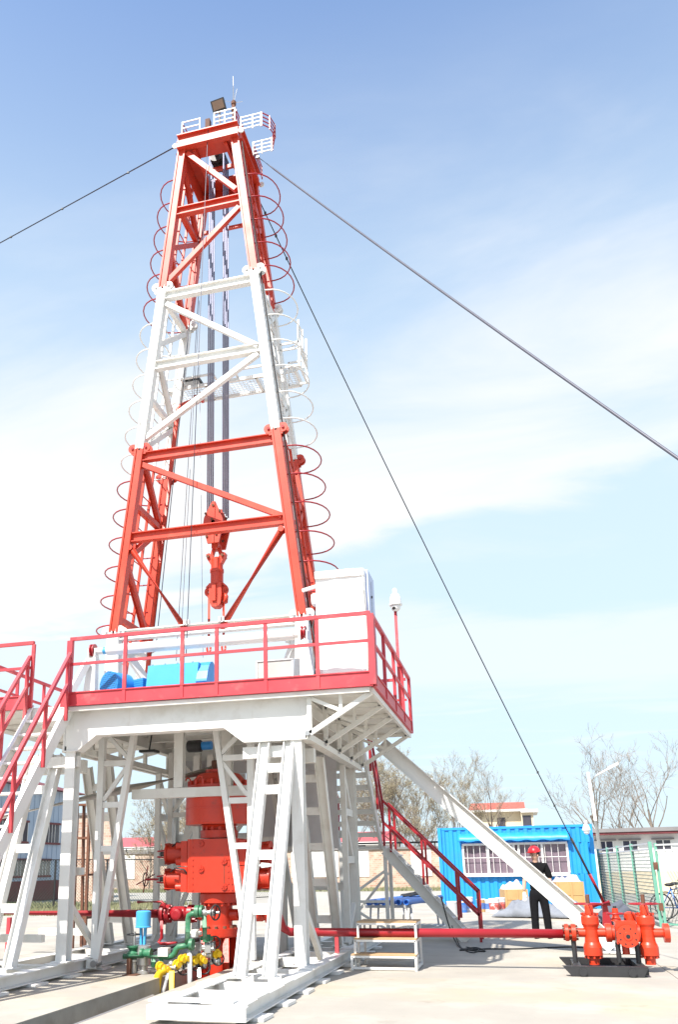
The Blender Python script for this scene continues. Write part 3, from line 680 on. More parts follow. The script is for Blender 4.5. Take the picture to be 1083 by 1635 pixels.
# racking board half way up
rb_ = thing('racking_board', 'small white mesh racking platform behind the white band of the derrick', 'platform', (-4.4, 14.0, 9.5))
zr = 10.38; xA, xB, yA, yB = xl(zr)-.25, xr(zr)+.25, YBk+.09, YBk+.62
for a, b in (((xA, yA), (xB, yA)), ((xA, yB), (xB, yB)), ((xA, yA), (xA, yB)), ((xB, yA), (xB, yB)), ((XC-.5, yA), (XC-.5, yB)), ((XC+.5, yA), (XC+.5, yB))):
    m = MB(); m.bar((*a, zr), (*b, zr), .05, .06); m.build('board_frame', 'white', rb_)
m = MB()
x = xA+.06
while x < xB: m.bar((x, yA, zr+.03), (x, yB, zr+.03), .007); x += .07
y = yA+.05
while y < yB: m.bar((xA, y, zr+.034), (xB, y, zr+.034), .007); y += .07
o = m.build('mesh_floor', 'white', rb_); o['kind'] = 'stuff'
for xk in (XC-.62, XC+.45):
    for a, b in (((xk-.3, yA-.25), (xk+.35, yA-.25)), ((xk-.3, yA-.25), (xk-.3, yA)), ((xk+.35, yA-.25), (xk+.35, yA))):
        m = MB(); m.bar((*a, zr+.05), (*b, zr+.05), .035, .035); m.build('finger', 'white', rb_)
# basket on the right
bx0, bx1, by0, by1 = xr(10)+.14, xr(10)+.48, 13.0, 13.6
for z in (9.95, 10.30, 10.42):
    for a, b in (((bx0, by0), (bx1, by0)), ((bx1, by0), (bx1, by1)), ((bx1, by1), (bx0, by1))):
        m = MB(); m.bar((*a, z), (*b, z), .03, .03); m.build('basket_rail', 'white', rb_)
for x, y in ((bx1, by0), (bx1, by1), (bx1, (by0+by1)/2)):
    m = MB(); m.bar((x, y, 9.93), (x, y, 10.86), .04, .03, up=(0, 1, 0)); m.build('basket_post', 'white', rb_)
for x, y in ((bx0, by0), (bx0, by1)):
    m = MB(); m.bar((x, y, 9.93), (x, y, 10.43), .03, .03, up=(0, 1, 0)); m.build('basket_post', 'white', rb_)
m = MB(); x = bx0
while x < bx1: m.bar((x, by0, 9.925), (x, by1, 9.925), .010); x += .09
o = m.build('basket_floor', 'white', rb_); o['kind'] = 'stuff'
# flat lamp under the board
fl2 = thing('board_lamp', 'flat work lamp with dark frame hung below the racking board', 'lamp', (P(307, 612, 13.9).x, 13.9, 9.3))
a = P(306, 611, 13.9); m = MB(); m.box(a, (.40, .26, .05)); m.build('housing', 'dsteel', fl2); m = MB(); m.box(a-V(0, 0, .03), (.33, .20, .012)); m.build('lens', 'grey', fl2)
m = MB(); m.bar(a+V(0, 0, .02), V(a.x, yA, max(zr-.03, a.z+.05)), .03); m.build('hanger', 'dsteel', fl2)
# stand pipe
sp = thing('standpipe', 'red stand pipe with gooseneck climbing the left rear derrick leg', 'pipe', (-5.6, 13.75, ZD))
pA = P(300, 620, 13.6); pts = [V(xl(4.6)+.16, 13.45, ZD+.02), V(xl(9.62)+.16, 13.45, 9.62)]
pts += [V(pts[-1].x+.015, 13.47, 9.76), V(pts[-1].x+.07, 13.5, 9.84), V(pts[-1].x+.30, 13.52, 9.91)]
m = MB(); m.tube(pts, .045, 10); m.build('pipe', 'red', sp)
m = MB(); m.lathe(pts[-1], (1, 0, .2), [(.06, 0), (.06, .03), (.09, .03), (.09, .07), (.07, .07), (.07, .14), (.1, .14), (.1, .18)], 12); m.build('union', 'bop', sp)
# base posts of the mast
mb = thing('mast_base_frame', 'white frame of posts, roller and beams that carries the derrick feet', 'frame', (XC, 12.5, ZD))
for fx_ in (xl, xr):
    for y in (YFr, YBk):
        x = fx_(ZB)
        m = MB(); m.prism([(x-.10, y-.08, ZB-.09), (x+.10, y-.08, ZB-.09), (x+.15, y-.08, ZD+.006), (x-.15, y-.08, ZD+.006)], (0, .16, 0)); m.build('base_post', 'white', mb)
    s = 1 if fx_ is xl else -1
    for dy in (.25,):
        m = MB(); m.bar((fx_(ZB)+s*.12, YFr+.15, ZB-.25), (fx_(ZB)+s*.75, YFr+.7, ZD+.05), .10, .12); m.build('base_brace', 'white', mb)
        m = MB(); m.bar((fx_(ZB)+s*.1, YBk-.1, ZB-.2), (fx_(ZB)+s*.3, YFr+.2, ZB-.3), .08, .1); m.build('base_brace', 'white2', mb)
zbm = P(330, 1003, YFr).z
m = MB(); m.ibeam((xl(ZB)+.12, YFr, zbm), (xr(ZB)-.12, YFr, zbm), .14, .16, .016); m.build('base_beam', 'white2', mb)
for px in (297, 353):
    a = P(px, 1004, YFr); m = MB(); m.box((a.x, YFr-.05, zbm+.11), (.03, .08, .08)); m.box((a.x+.06, YFr-.05, zbm+.11), (.03, .08, .08)); m.build('brace_lug', 'white', mb)
ya_ = 12.1
a, b = P(154, 1043, ya_), P(480, 1009, ya_); zz_ = (a.z+b.z)/2
m = MB(); m.lathe((a.x, ya_, zz_), (1, 0, 0), [(.055, 0), (.055, .18), (.085, .19), (.085, b.x-a.x-.1), (.06, b.x-a.x-.09), (.06, b.x-a.x)], 18); m.build('roller', 'white', mb)
m = MB(); m.cyl((a.x+.12, ya_, zz_), (a.x+.17, ya_, zz_), .0575, 18); m.build('tape_band', 'lblue', mb)
for x, s in ((a.x-.06, -1), (b.x+.05, 1)):
    m = MB(); m.lathe((x-.035, ya_, zz_+.02), (1, 0, 0), [(.10, 0), (.10, .02), (.075, .03), (.075, .04), (.10, .05), (.10, .07)], 18); m.build('end_sheave', 'crim', mb)
    for dx in (-.055, .055):
        m = MB(); m.prism([(x+dx-.012, ya_-.07, zz_-.12), (x+dx-.012, ya_+.07, zz_-.12), (x+dx-.012, ya_+.06, zz_+.04), (x+dx-.012, ya_-.06, zz_+.04)], (.024, 0, 0)); m.build('sheave_cheek', 'white', mb)
    m = MB(); m.box((x, ya_, zz_-.15), (.18, .18, .05)); m.build('cap_plate', 'white', mb)
    m = MB(); m.prism([(x-.06, ya_-.06, zz_-.175), (x+.07, ya_-.06, zz_-.175), (x+(.09 if s < 0 else .2), ya_-.06, ZD+.006), (x-.06-(.10 if s < 0 else .0), ya_-.06, ZD+.006)], (0, .12, 0)); m.build('a_frame_post', 'white', mb)
    if s < 0: m = MB(); m.bar((x-.05, ya_-.1, zz_-.2), (x-.26, ya_-.45, ZD+.02), .10, .10); m.build('a_frame_post', 'white', mb)

# ------------------------------------------------------------------ drilling lines, block, hook
dl = thing('drilling_line', 'two bundles of dark wire rope hanging from the crown to the travelling block', 'wire rope', (XC, 13.1, 7))
bt = P(344, 820, 13.1)
xm2 = P(348, 760, 13.1).x
for k in range(4):
    for sg in (-1, 1):
        y = 13.1+(k-1.5)*.095
        m = MB(); m.tube([(xm2+sg*.142, y, bt.z-.05), (xm2+sg*.142, y, zc+.22)], .0145, 6); m.build('rope', 'drill', dl)
tb = thing('travelling_block', 'orange red travelling block hanging on wire ropes inside the derrick', 'block', (bt.x, 13.1, P(344, 880, 13.1).z))
def pz(y): return P(344, y, 13.1).z
bx = P(346, 850, 13.1).x
prof = [(-.02, pz(808)), (.035, pz(808)), (.165, pz(835)), (.175, pz(845)), (.10, pz(873)), (-.10, pz(873)), (-.185, pz(845)), (-.165, pz(832))]
for dy in (-.20, .16):
    m = MB(); m.prism([(bx+a, 13.1+dy, z) for a, z in prof], (0, .04, 0)); ck = m.build('cheek_plate', 'red', tb)
    for a, y in ((.0, 814), (-.13, 826), (.12, 824), (-.11, 862), (.06, 860), (-.02, 836)):
        m = MB(); m.cyl((bx+a, 13.1+dy-.02, pz(y)), (bx+a, 13.1+dy+.005, pz(y)), .022, 8); m.build('bolt', 'rust', ck)
for k in range(4):
    y = 13.1-.14+.075*k; m = MB(); m.lathe((bx, y, pz(840)), (0, 1, 0), [(.155, 0), (.155, .01), (.13, .018), (.13, .03), (.155, .038), (.155, .046)], 20); m.build('sheave', 'crim', tb)
m = MB(); m.cyl((bx, 12.9, pz(840)), (bx, 13.3, pz(840)), .035, 10); m.build('axle', 'steel', tb)
m = MB(); m.box((bx+.0, 13.1, pz(874)), (.12, .2, .09)); m.build('clevis', 'red', tb)
hk = thing('hook_assembly', 'orange red hook with swivel body hanging below the travelling block', 'hook', (bx, 13.1, pz(972)))
for s in (-1, 1):
    m = MB(); m.bar((bx+.025*s, 13.1, pz(873)), (bx+.075*s, 13.1, pz(891)), .035, .05); m.build('link', 'red', hk)
    m = MB(); m.prism([(bx+.04*s, 13.05, pz(908)), (bx+.12*s, 13.05, pz(893)), (bx+.135*s, 13.05, pz(886)), (bx+.09*s, 13.05, pz(884)), (bx+.03*s, 13.05, pz(893))], (0, .1, 0)); m.build('ear', 'red', hk)
    m = MB(); m.cyl((bx+.10*s, 13.02, pz(890)), (bx+.10*s, 13.18, pz(890)), .022, 10); m.build('ear_pin', 'rust', hk)
m = MB(); m.lathe((bx+.005, 13.1, pz(934)), (0, 0, 1), [(.085, 0), (.085, pz(915)-pz(934)), (.093, pz(915)-pz(934)), (.093, pz(910)-pz(934)), (.08, pz(910)-pz(934)), (.08, pz(894)-pz(934)), (.05, pz(891)-pz(934))], 18); m.build('barrel', 'red', hk)
for s in (-1, 1):
    m = MB(); m.bar((bx+.08*s, 13.1, pz(932)), (bx+.135*s, 13.1, pz(938)), .05, .03); m.build('lock_arm', 'red', hk)
    m = MB(); m.tube([(bx+.12*s+.03*math.cos(t_), 13.1, pz(944)+.06*math.sin(t_)) for t_ in [2*math.pi*i/14 for i in range(14)]], .02, 8, closed=True); m.build('side_eye', 'red', hk)
hp = [(-.085, pz(933)), (.085, pz(933)), (.09, pz(952)), (.075, pz(966)), (.03, pz(971)), (-.05, pz(970)), (-.08, pz(958))]
m = MB(); m.prism([(bx+a, 13.03, z) for a, z in hp], (0, .14, 0)); m.build('hook_body', 'red', hk)
m = MB(); m.bar((bx-.01, 13.02, pz(935)), (bx-.01, 13.02, pz(962)), .05, .03, up=(0, 1, 0)); m.build('hook_rib', 'red', hk)
m = MB(); m.tube([(bx+.07, 13.1, pz(966)), (bx+.125, 13.1, pz(963)), (bx+.135, 13.1, pz(954)), (bx+.12, 13.1, pz(949))], [.035, .035, .03, .02], 8); m.build('hook_tip', 'red', hk)
for s, px in ((-1, 333.5), (1, 357)):
    x = P(px, 990, 13.1).x
    bl = thing('elevator_link', 'thin red elevator link hanging at the %s of the hook' % ('left' if s < 0 else 'right'), 'link', (x, 13.1, pz(1045)), 'elevator links below the hook')
    m = MB(); m.tube([(x, 13.1, pz(950)), (x, 13.1, pz(1024))], .021, 8); m.build('rod', 'red', bl)
    for yy in (945, 1034):
        m = MB(); m.tube([(x+.03*math.cos(t_), 13.1, pz(yy)+.085*math.sin(t_)) for t_ in [2*math.pi*i/16 for i in range(16)]], .018, 8, closed=True); m.build('eye', 'red', bl)

hk.scale = (1.28, 1.28, 1.0)
# ------------------------------------------------------------------ guy wires and thin lines
def wire(name, pts, r, mt, label, cat='wire', sag=0.0):
    if sag:
        a, b = Vector(pts[0]), Vector(pts[-1]); pts = [a.lerp(b, i/24)-V(0, 0, sag*4*(i/24)*(1-i/24)) for i in range(25)]
    m = MB(); m.tube(pts, r, 6); return tag(m.build(name, mt), label, cat)
gl = thing('guy_wire', 'dark guy wire running from the derrick head out to the left', 'guy wire', (x0-.2, y0, zc))
a = V(x0-.05, y0, zc+.08); b = P(0, 386, 13.3); b = a+(b-a)*((a.z-.05)/(a.z-b.z))
m = MB(); m.tube([a.lerp(b, i/16)-V(0, 0, .25*4*(i/16)*(1-i/16)) if i else a for i in range(17)], .013, 6); m.build('rope', 'rope', gl)
for f in (.012, .03, .045, .06):
    f *= .6; c = a.lerp(b, f)-V(0, 0, .25*4*f*(1-f)); m = MB(); m.box(c, (.04, .03, .03)); m.build('clamp', 'dsteel', gl)
gr = thing('guy_wire', 'thick grey guy wire running from the derrick head towards the right foreground', 'guy wire', (x1, YBk, zc))
a = P(407, 247, 13.25); b = P(1083, 719, 8.0); b = a+(b-a)*((a.z-.05)/(a.z-b.z))
m = MB(); m.tube([a.lerp(b, i/16)-V(0, 0, .10*4*(i/16)*(1-i/16)) for i in range(17)], .016, 8); m.build('rope', 'rope', gr)
m = MB(); m.box(a.lerp(b, .01), (.06, .06, .06)); m.build('clamp', 'steel', gr)
gb = thing('guy_wire', 'black guy wire with red end running down behind the ramp to the right', 'guy wire', (1.6, 20, 0))
a = P(412, 316, 13.76); b = P(966, 1443, 20.0)
m = MB(); m.tube([a.lerp(b, i/20)-V(0, 0, .18*4*(i/20)*(1-i/20)) for i in range(21)], .011, 6); m.build('rope', 'black', gb)
m = MB(); c0, c1 = a.lerp(b, .90)-V(0, 0, .06), b; m.tube([c0, c1], .026, 8); m.build('turnbuckle', 'dsteel', gb)
m = MB(); c2 = a.lerp(b, .955)-V(0, 0, .02); m.tube([c2, b], .034, 8); m.build('turnbuckle_end', 'crim', gb)
for f in (.02, .05, .08, .80, .85, .905, .955):
    m = MB(); m.box(a.lerp(b, f)-V(0, 0, .18*4*f*(1-f)), (.04, .04, .05)); m.build('clamp', 'dsteel', gb)
ga = thing('guy_anchor', 'red guy anchor bracket on the ground behind the valve manifold', 'anchor', (b.x, b.y, 0))
m = MB(); m.prism([(b.x-.10, b.y-.05, 0.005), (b.x+.12, b.y-.05, 0.005), (b.x+.04, b.y-.05, b.z+.03), (b.x-.04, b.y-.05, b.z+.03)], (0, .1, 0)); m.build('bracket', 'crim', ga)
m = MB(); m.tube([(b.x-.35, b.y-.1, b.z-.07), (b.x+.1, b.y-.1, b.z+.02)], .06, 10); m.build('winch_drum', 'crim', ga)
lab = ['thin dark tugger line inside the derrick nearest its left rear leg', 'thin grey line hanging down the left middle of the derrick', 'pale thin line hanging beside the tugger line in the derrick', 'thin dark line slanting across the front of the derrick', 'faint thin line hanging just left of the hook']
for (a, b, Y0_, Y1_, r, mt), lb in zip((((322, 330), (248, 1040), 13.5, 13.3, .008, 'rope'), ((326, 320), (281, 1055), 13.4, 13.3, .006, 'galv'), ((318, 480), (287, 1055), 13.4, 13.3, .005, 'galv'), ((332, 205), (297, 1045), 12.40, 12.36, .007, 'rope'), ((318, 560), (324, 1050), 13.5, 13.3, .004, 'galv')), lab):
    wire('tugger_line', [P(*a, Y0_), P(*b, Y1_)], r, mt, lb, 'wire')
for px, lb in ((413, 'black cable running down the right front derrick leg'), ):
    wire('leg_cable', [(xr(z)+.11, YFr+.02, z) for z in (14.6, 12, 10, 8, 6, 5.0)], .012, 'black', lb, 'cable')

# ------------------------------------------------------------------ things on the crown
fd = thing('floodlight', 'square floodlight mounted above the derrick crown', 'floodlight', (P(349, 172, 12.7).x, 12.7, 15.3))
c = P(349, 169, 12.62)
mtx = Matrix.Rotation(R(-8), 3, 'Y') @ Matrix.Rotation(R(28), 3, 'X')
def rbox(m, c, sz, mtx):
    x, y, z = sz[0]/2, sz[1]/2, sz[2]/2
    m.hexa([c + mtx @ V(*p) for p in ((-x, -y, -z), (x, -y, -z), (x, y, -z), (-x, y, -z), (-x, -y, z), (x, -y, z), (x, y, z), (-x, y, z))])
m = MB(); rbox(m, c, (.27, .07, .22), mtx); m.build('housing', 'dsteel', fd)
m = MB(); rbox(m, c+mtx @ V(0, -.038, .005), (.22, .008, .16), mtx); m.build('lens', 'lens', fd)
m = MB(); m.bar(c+V(0, .05, -.05), (c.x, c.y+.1, zt), .03); m.build('bracket', 'dsteel', fd)
an = thing('beacon_mast', 'thin antenna with small beacon at the top right of the derrick crown', 'antenna', (P(373, 180, 12.6).x, 12.6, zt))
c = P(373, 172, 12.6)
m = MB(); m.lathe((c.x, 12.6, zt), (0, 0, 1), [(.03, 0), (.03, .5), (.05, .5), (.05, .55), (.035, .58), (.035, .63), (.05, .64), (.05, .7), (.02, .74)], 10); m.build('beacon', 'rust', an)
tp = P(372, 122, 12.6); m = MB(); m.tube([(c.x, 12.6, zt+.7), (tp.x, 12.6, tp.z)], [.009, .005], 5); m.build('rod', 'white', an)
for dx, dz in ((.07, .32), (-.20, .12), (.18, -.02)):
    m = MB(); m.tube([(c.x, 12.6, zt+.68), (c.x+dx, 12.6, zt+.68+dz)], .005, 4); m.build('whisker', 'white', an)

# ------------------------------------------------------------------ equipment on the drill floor
cb = thing('wrapped_cabinet', 'tall cabinet wrapped in white sheet at the right end of the drill floor', 'cabinet', (-2.1, 12.2, ZD))
yc = 11.85
a, b = P(508, 1073, yc), P(584, 908, yc); zt_ = (P(508, 916, yc).z+b.z)/2
def soft_box(name, c0, c1, mt, par, amp=.006, n=14, seed=0):
    # box with a gently crumpled skin
    bm = bmesh.new(); bmesh.ops.create_cube(bm, size=1); bmesh.ops.subdivide_edges(bm, edges=bm.edges[:], cuts=n, use_grid_fill=True)
    org = ORG[par.name]; c0 = Vector(c0); c1 = Vector(c1); me = bpy.data.meshes.new(name)
    for v in bm.verts:
        p = V(lerp(c0.x, c1.x, v.co.x+.5), lerp(c0.y, c1.y, v.co.y+.5), lerp(c0.z, c1.z, v.co.z+.5))
        nz = noise.noise_vector(p*2.2+V(seed, 0, 0))*amp*1.5+noise.noise_vector(p*6+V(0, seed, 0))*amp
        v.co = p+nz-org
    for f in bm.faces: f.smooth = True
    bm.to_mesh(me); bm.free(); me.materials.append(M[mt]); o = bpy.data.objects.new(name, me); COL.objects.link(o); o.parent = par; ORG[o.name] = org; return o
soft_box('sheet_front', (a.x, yc, ZD+.06), (b.x-.02, yc+.05, zt_), 'foil', cb)
m = MB(); m.span((a.x+.01, yc+.06, ZD+.01), (b.x+.02, yc+.62, zt_+.01)); m.build('body', 'fridge', cb)
soft_box('sheet_top_fold', (a.x-.01, yc-.025, zt_-.10), (b.x-.03, yc+.04, zt_+.015), 'foil', cb, .010, 14, 3)
m = MB(); m.tube([(b.x-.05, yc-.012, zt_-.06), (b.x-.03, yc-.016, zt_-.6), (b.x-.01, yc-.014, zt_-1.1), (b.x-.03, yc-.016, ZD+.1)], .008, 5); m.build('sheet_hem', 'board', cb)
soft_box('sheet_lower', (a.x+.10, yc-.03, ZD+.08), (b.x-.06, yc+.02, ZD+.42), 'foil', cb, .02, 10, 8)
soft_box('sheet_bundle', (a.x-.02, yc-.04, ZD+.12), (a.x+.12, yc+.04, ZD+.40), 'cloth', cb, .03, 8, 5)
m = MB(); m.bar((b.x+.021, yc+.33, ZD+.2), (b.x+.021, yc+.33, zt_-.1), .006, .004, up=(0, 1, 0)); m.build('door_seam', 'dsteel', cb)
m = MB(); m.tube([(a.x-.03, yc+.2, zt_-.45), (a.x-.09, yc+.1, zt_-.8), (a.x-.03, yc+.05, zt_-1.1), (a.x-.08, yc+.1, ZD+.15), (a.x-.04, yc+.2, ZD+.03)], .012, 6); m.build('power_lead', 'black', cb)
for z in (zt_-.35, zt_-.62):
    m = MB(); m.box((b.x+.03, yc+.3, z), (.02, .03, .03)); m.build('hinge', 'dsteel', cb)
ds = thing('spotlight_bracket', 'white cylindrical lamp on an arm between derrick leg and wrapped cabinet', 'lamp', (P(503, 945, 12.3).x, 12.3, 5.2))
c = P(497, 940, 12.3); m = MB(); m.bar(c-V(.14, 0, .02), c+V(.09, 0, .03), .05, .05); m.build('arm', 'white', ds)
c = P(503, 958, 12.2); m = MB(); m.lathe(c+V(0, 0, .1), (0, 0, -1), [(.03, 0), (.06, .02), (.06, .12), (.05, .17), (.02, .2)], 12); m.build('shade', 'dome', ds)
# pan tilt camera on a pole
pc = thing('dome_camera', 'white dome camera on a red pole at the right rear of the drill floor', 'camera', (-1.66, 14.9, ZD))
yp = 14.75; bp = P(645, 1062, yp); xq = DX1-.05
tpz = P(639, 976, yp).z
m = MB(); m.tube([(xq, yp, ZD+.0), (xq, yp, tpz)], .026, 10); m.build('pole', 'rail', pc)
cc = P(632, 965, yp)
m = MB(); m.bar((xq, yp, tpz-.02), (cc.x, yp, tpz+.03), .035, .03); m.build('arm', 'dome', pc)
m = MB(); m.lathe((cc.x, yp, cc.z-.02), (0, 0, 1), [(.115, 0), (.12, .03), (.105, .04), (.10, .12), (.075, .20), (.045, .22), (.045, .30), (.02, .32)], 18); m.build('housing', 'dome', pc)
m = MB(); m.ball((cc.x, yp, cc.z-.05), .088, 16); dm = m.build('dome', 'dome', pc)
m = MB(); m.cyl((cc.x-.02, yp-.07, cc.z-.085), (cc.x-.03, yp-.10, cc.z-.10), .028, 10); m.build('lens', 'dsteel', dm)
# blue motor, hood and board on the floor
mt_ = thing('perforated_motor', 'bright blue motor with perforated round end cover on the drill floor', 'motor', (P(175, 1090, 11.9).x, 11.9, ZD))
c = P(173, 1093, 11.75); ax = V(.40, .92, 0).normalized()
m = MB(); m.lathe(c, ax, [(.21, 0), (.21, .34), (.15, .36), (.15, .5)], 22); m.build('cover', 'blue', mt_)
u_ = V(-ax.y, ax.x, 0); m = MB()
for i in range(-8, 9):
    for j in range(-8, 9):
        p_, q_ = (i+(j % 2)*.5)*.034, j*.031
        if p_*p_+q_*q_ < .19**2: m.lathe(c+u_*p_+V(0, 0, q_)-ax*.003, ax, [(.0085, 0), (.0085, .003)], 6, False)
o = m.build('perforation', 'dsteel', mt_); o['kind'] = 'stuff'
m = MB(); rzm = math.atan2(ax.y, ax.x)
c2 = c+V(.42, .32, 0); m.box(c2, (.26, .3, .2), rzm); m.build('terminal_block', 'blue', mt_)
for k in range(5): m = MB(); m.box(c2+V(0, 0, -.07+.035*k), (.27, .31, .012), rzm); m.build('cooling_fin', 'blue', mt_)
m = MB(); m.span((c.x-.05, c.y+.0, ZD+.006), (c.x+.55, c.y+.42, c.z-.13)); m.build('foot', 'blue', mt_)
hd = thing('winch_hood', 'light blue winch hood with sloped top on the drill floor', 'machine hood', (P(280, 1080, 12).x, 12, ZD))
yh = 11.85
p0, p1 = P(231, 1090, yh), P(314, 1056, yh); x0h, x1h = p0.x, P(312, 1085, yh).x; zh = p1.z
m = MB(); m.prism([(x0h, yh, ZD+.12), (x0h+.03, yh+.04, zh), (x0h+.03, yh+.38, zh), (x0h, yh+.50, ZD+.12)], (x1h-x0h, 0, 0)); m.build('hood_face', 'lblue', hd)
m = MB(); m.span((x0h-.03, yh-.012, ZD+.01), (x1h+.0, yh+.52, ZD+.118)); m.build('skirt', 'blue', hd)
m = MB(); arc = [(x1h+.012, yh-.03, ZD+.01)] + [(x1h+.012, yh+.25-.30*math.cos(t_), ZD+.06+(zh-ZD-.02)*math.sin(t_)) for t_ in [math.pi*i/12 for i in range(1, 12)]] + [(x1h+.012, yh+.56, ZD+.01)]
m.prism(arc, (.17, 0, 0)); m.build('side_cover', 'blue', hd)
for fx2 in (.1, .35, .6, .9): m = MB(); m.tube([(lerp(x0h, x1h, fx2)-.02, yh+.1, zh), (lerp(x0h, x1h, fx2), yh+.1, zh+.03), (lerp(x0h, x1h, fx2)+.02, yh+.1, zh)], .006, 5); m.build('lifting_eye', 'blue', hd)
bd = thing('control_panel', 'grey rectangular panel standing behind the drill floor railing', 'panel', (P(438, 1080, 12).x, 12, ZD))
p0, p1 = P(410, 1084, 11.9), P(467, 1053, 11.9); m = MB(); m.span((p0.x, 11.9, ZD+.01), (p1.x, 11.93, p1.z)); bo = m.build('board', 'board', bd)
m = MB(); m.span((p0.x-.012, 11.885, p1.z+.001), (p1.x+.012, 11.945, p1.z+.018)); m.build('rim', 'grey', bd)
for x in (p0.x+.002, p1.x-.002): m = MB(); m.span((x-.014, 11.89, ZD+.01), (x+.014, 11.94, p1.z)); m.build('rim', 'grey', bd)
cl_ = thing('hoist_motor', 'small blue and black motor slung under the drill floor', 'motor', (P(318, 1190, 13.2).x, 13.2, 3.2))
c = P(300, 1192, 13.2); m = MB(); m.lathe(c, (1, 0, 0), [(.09, 0), (.10, .02), (.10, .22), (.085, .24)], 16); m.build('motor', 'dsteel', cl_)
m = MB(); m.lathe(c+V(.25, 0, 0), (1, 0, 0), [(.07, 0), (.07, .16)], 16); m.build('gearbox', 'blue', cl_)
m = MB(); m.box(c+V(.2, 0, .22), (.5, .2, .05)); m.build('mount', 'white2', cl_); 
for dx in (0, .4): m = MB(); m.bar(c+V(dx, 0, .24), c+V(dx, 0, .5), .05); m.build('hanger', 'white2', cl_)
uf = thing('underfloor_lamp', 'flat dark lamp hung below the drill floor at the left', 'lamp', (P(240, 1200, 13.4).x, 13.4, 3.2))
c = P(238, 1200, 13.4); m = MB(); m.box(c, (.28, .22, .04)); m.build('housing', 'dsteel', uf); m = MB(); m.box(c-V(0, 0, .025), (.22, .16, .01)); m.build('lens', 'grey', uf); m = MB(); m.bar(c+V(0, 0, .02), c+V(.06, 0, .42), .02); m.build('bracket', 'dsteel', uf)
fp = thing('flow_line', 'weathered grey flow line pipe sloping down to the left from the preventer', 'pipe', (-6, 13.1, 2))
e0, e1 = P(346, 1228, 13.1), P(-60, 1318, 13.4)
m = MB(); m.tube([e0+V(0, 0, .0), e0.lerp(e1, .35)], .075, 14); m.build('pipe', 'brownp', fp)
m = MB(); m.tube([e0.lerp(e1, .35), e1], .068, 14); m.build('pipe', 'white2', fp)

# ------------------------------------------------------------------ blowout preventer stack
bo_ = P(349, 1400, 13.1); BX, BY = bo_.x, 13.12
bop = thing('blowout_preventer', 'big orange red blowout preventer stack over the trench below the drill floor', 'preventer', (BX, BY, 0))
def bz(y): return P(349, y, 13.05).z
def lz(name, prof, n=28, mt='bop', par=None):
    z0 = prof[0][1]; m = MB(); m.lathe((BX, BY, z0), (0, 0, 1), [(r, z-z0) for r, z in prof], n); return m.build(name, mt, par or bop)
def bolts(name, r, z0, z1, n, br, par=None, mt='bop'):
    m = MB()
    for k in range(n):
        q_ = 2*math.pi*(k+.3)/n; x, y = BX+r*math.cos(q_), BY+r*math.sin(q_); m.lathe((x, y, z0), (0, 0, 1), [(br, 0), (br, z1-z0)], 6, False)
    o = m.build(name, mt, par or bop); o['kind'] = 'stuff'
lz('bell_nipple', [(.125, bz(1252)), (.125, bz(1214))], mt='rust')
cap = lz('cap', [(.50, bz(1263)), (.50, bz(1255)), (.45, bz(1252)), (.43, bz(1247)), (.33, bz(1236)), (.22, bz(1233)), (.22, bz(1229))])
bolts('cap_bolts', .475, bz(1255), bz(1247), 20, .028, cap)
ann = lz('annular_housing', [(.515, bz(1317)), (.525, bz(1314)), (.525, bz(1266)), (.50, bz(1263))], 40)
for zy in (1280, 1311): m = MB(); m.cyl((BX-.53, BY, bz(zy)), (BX-.50, BY, bz(zy)), .014, 6); m.build('port_plug', 'dsteel', ann)
lz('neck', [(.22, bz(1330)), (.24, bz(1322)), (.30, bz(1317.5))])
f1 = lz('flange', [(.295, bz(1338)), (.295, bz(1326))]); bolts('flange_bolts', .25, bz(1326), bz(1320), 14, .024, f1)
# ram body: rounded box
m = MB(); ps = []
hw, hd_ = .42, .36
for cx, cy, a0 in ((hw-.09, hd_-.09, 0), (-hw+.09, hd_-.09, 90), (-hw+.09, -hd_+.09, 180), (hw-.09, -hd_+.09, 270)):
    for k in range(5): q_ = R(a0+22.5*k); ps.append((BX+cx+.09*math.cos(q_), BY+cy+.09*math.sin(q_), bz(1424)))
m.prism(ps, (0, 0, bz(1340)-bz(1424))); rb2 = m.build('ram_body', 'bop', bop)
for px, py in ((321, 1347), (321, 1388), (358, 1375), (358, 1416)):
    c = P(px, py, BY-hd_); m = MB(); m.lathe((c.x, BY-hd_-.02, c.z), (0, 1, 0), [(.048, 0), (.048, .02), (.05, .02), (.05, .025)], 14); pl = m.build('port_cover', 'bop', rb2)
    for k in range(3):
        q_ = math.pi*k/3+.4; m = MB(); m.bar((c.x-.045*math.cos(q_), BY-hd_-.022, c.z-.045*math.sin(q_)), (c.x+.045*math.cos(q_), BY-hd_-.022, c.z+.045*math.sin(q_)), .012, .012); o = m.build('cover_rib', 'bop', rb2)
c_s = P(358, 1396, BY-hd_); m = MB(); m.bar((c_s.x, BY-hd_-.003, bz(1412)), (c_s.x, BY-hd_-.003, bz(1379)), .008, .006, up=(0, 1, 0)); m.build('body_seam', 'rust', rb2)
m = MB()
for kx in (-.30, .27, .33):
    for kz in range(9): m.lathe((BX+kx, BY-hd_-.012, lerp(bz(1420), bz(1344), kz/8)), (0, 1, 0), [(.012, 0), (.012, .012)], 6, False)
o = m.build('stud_row', 'bop', rb2); o['kind'] = 'stuff'
for zy in (1290, 1268): lz('housing_band', [(.532, bz(zy+1.6)), (.532, bz(zy))], 40, 'bop', ann)
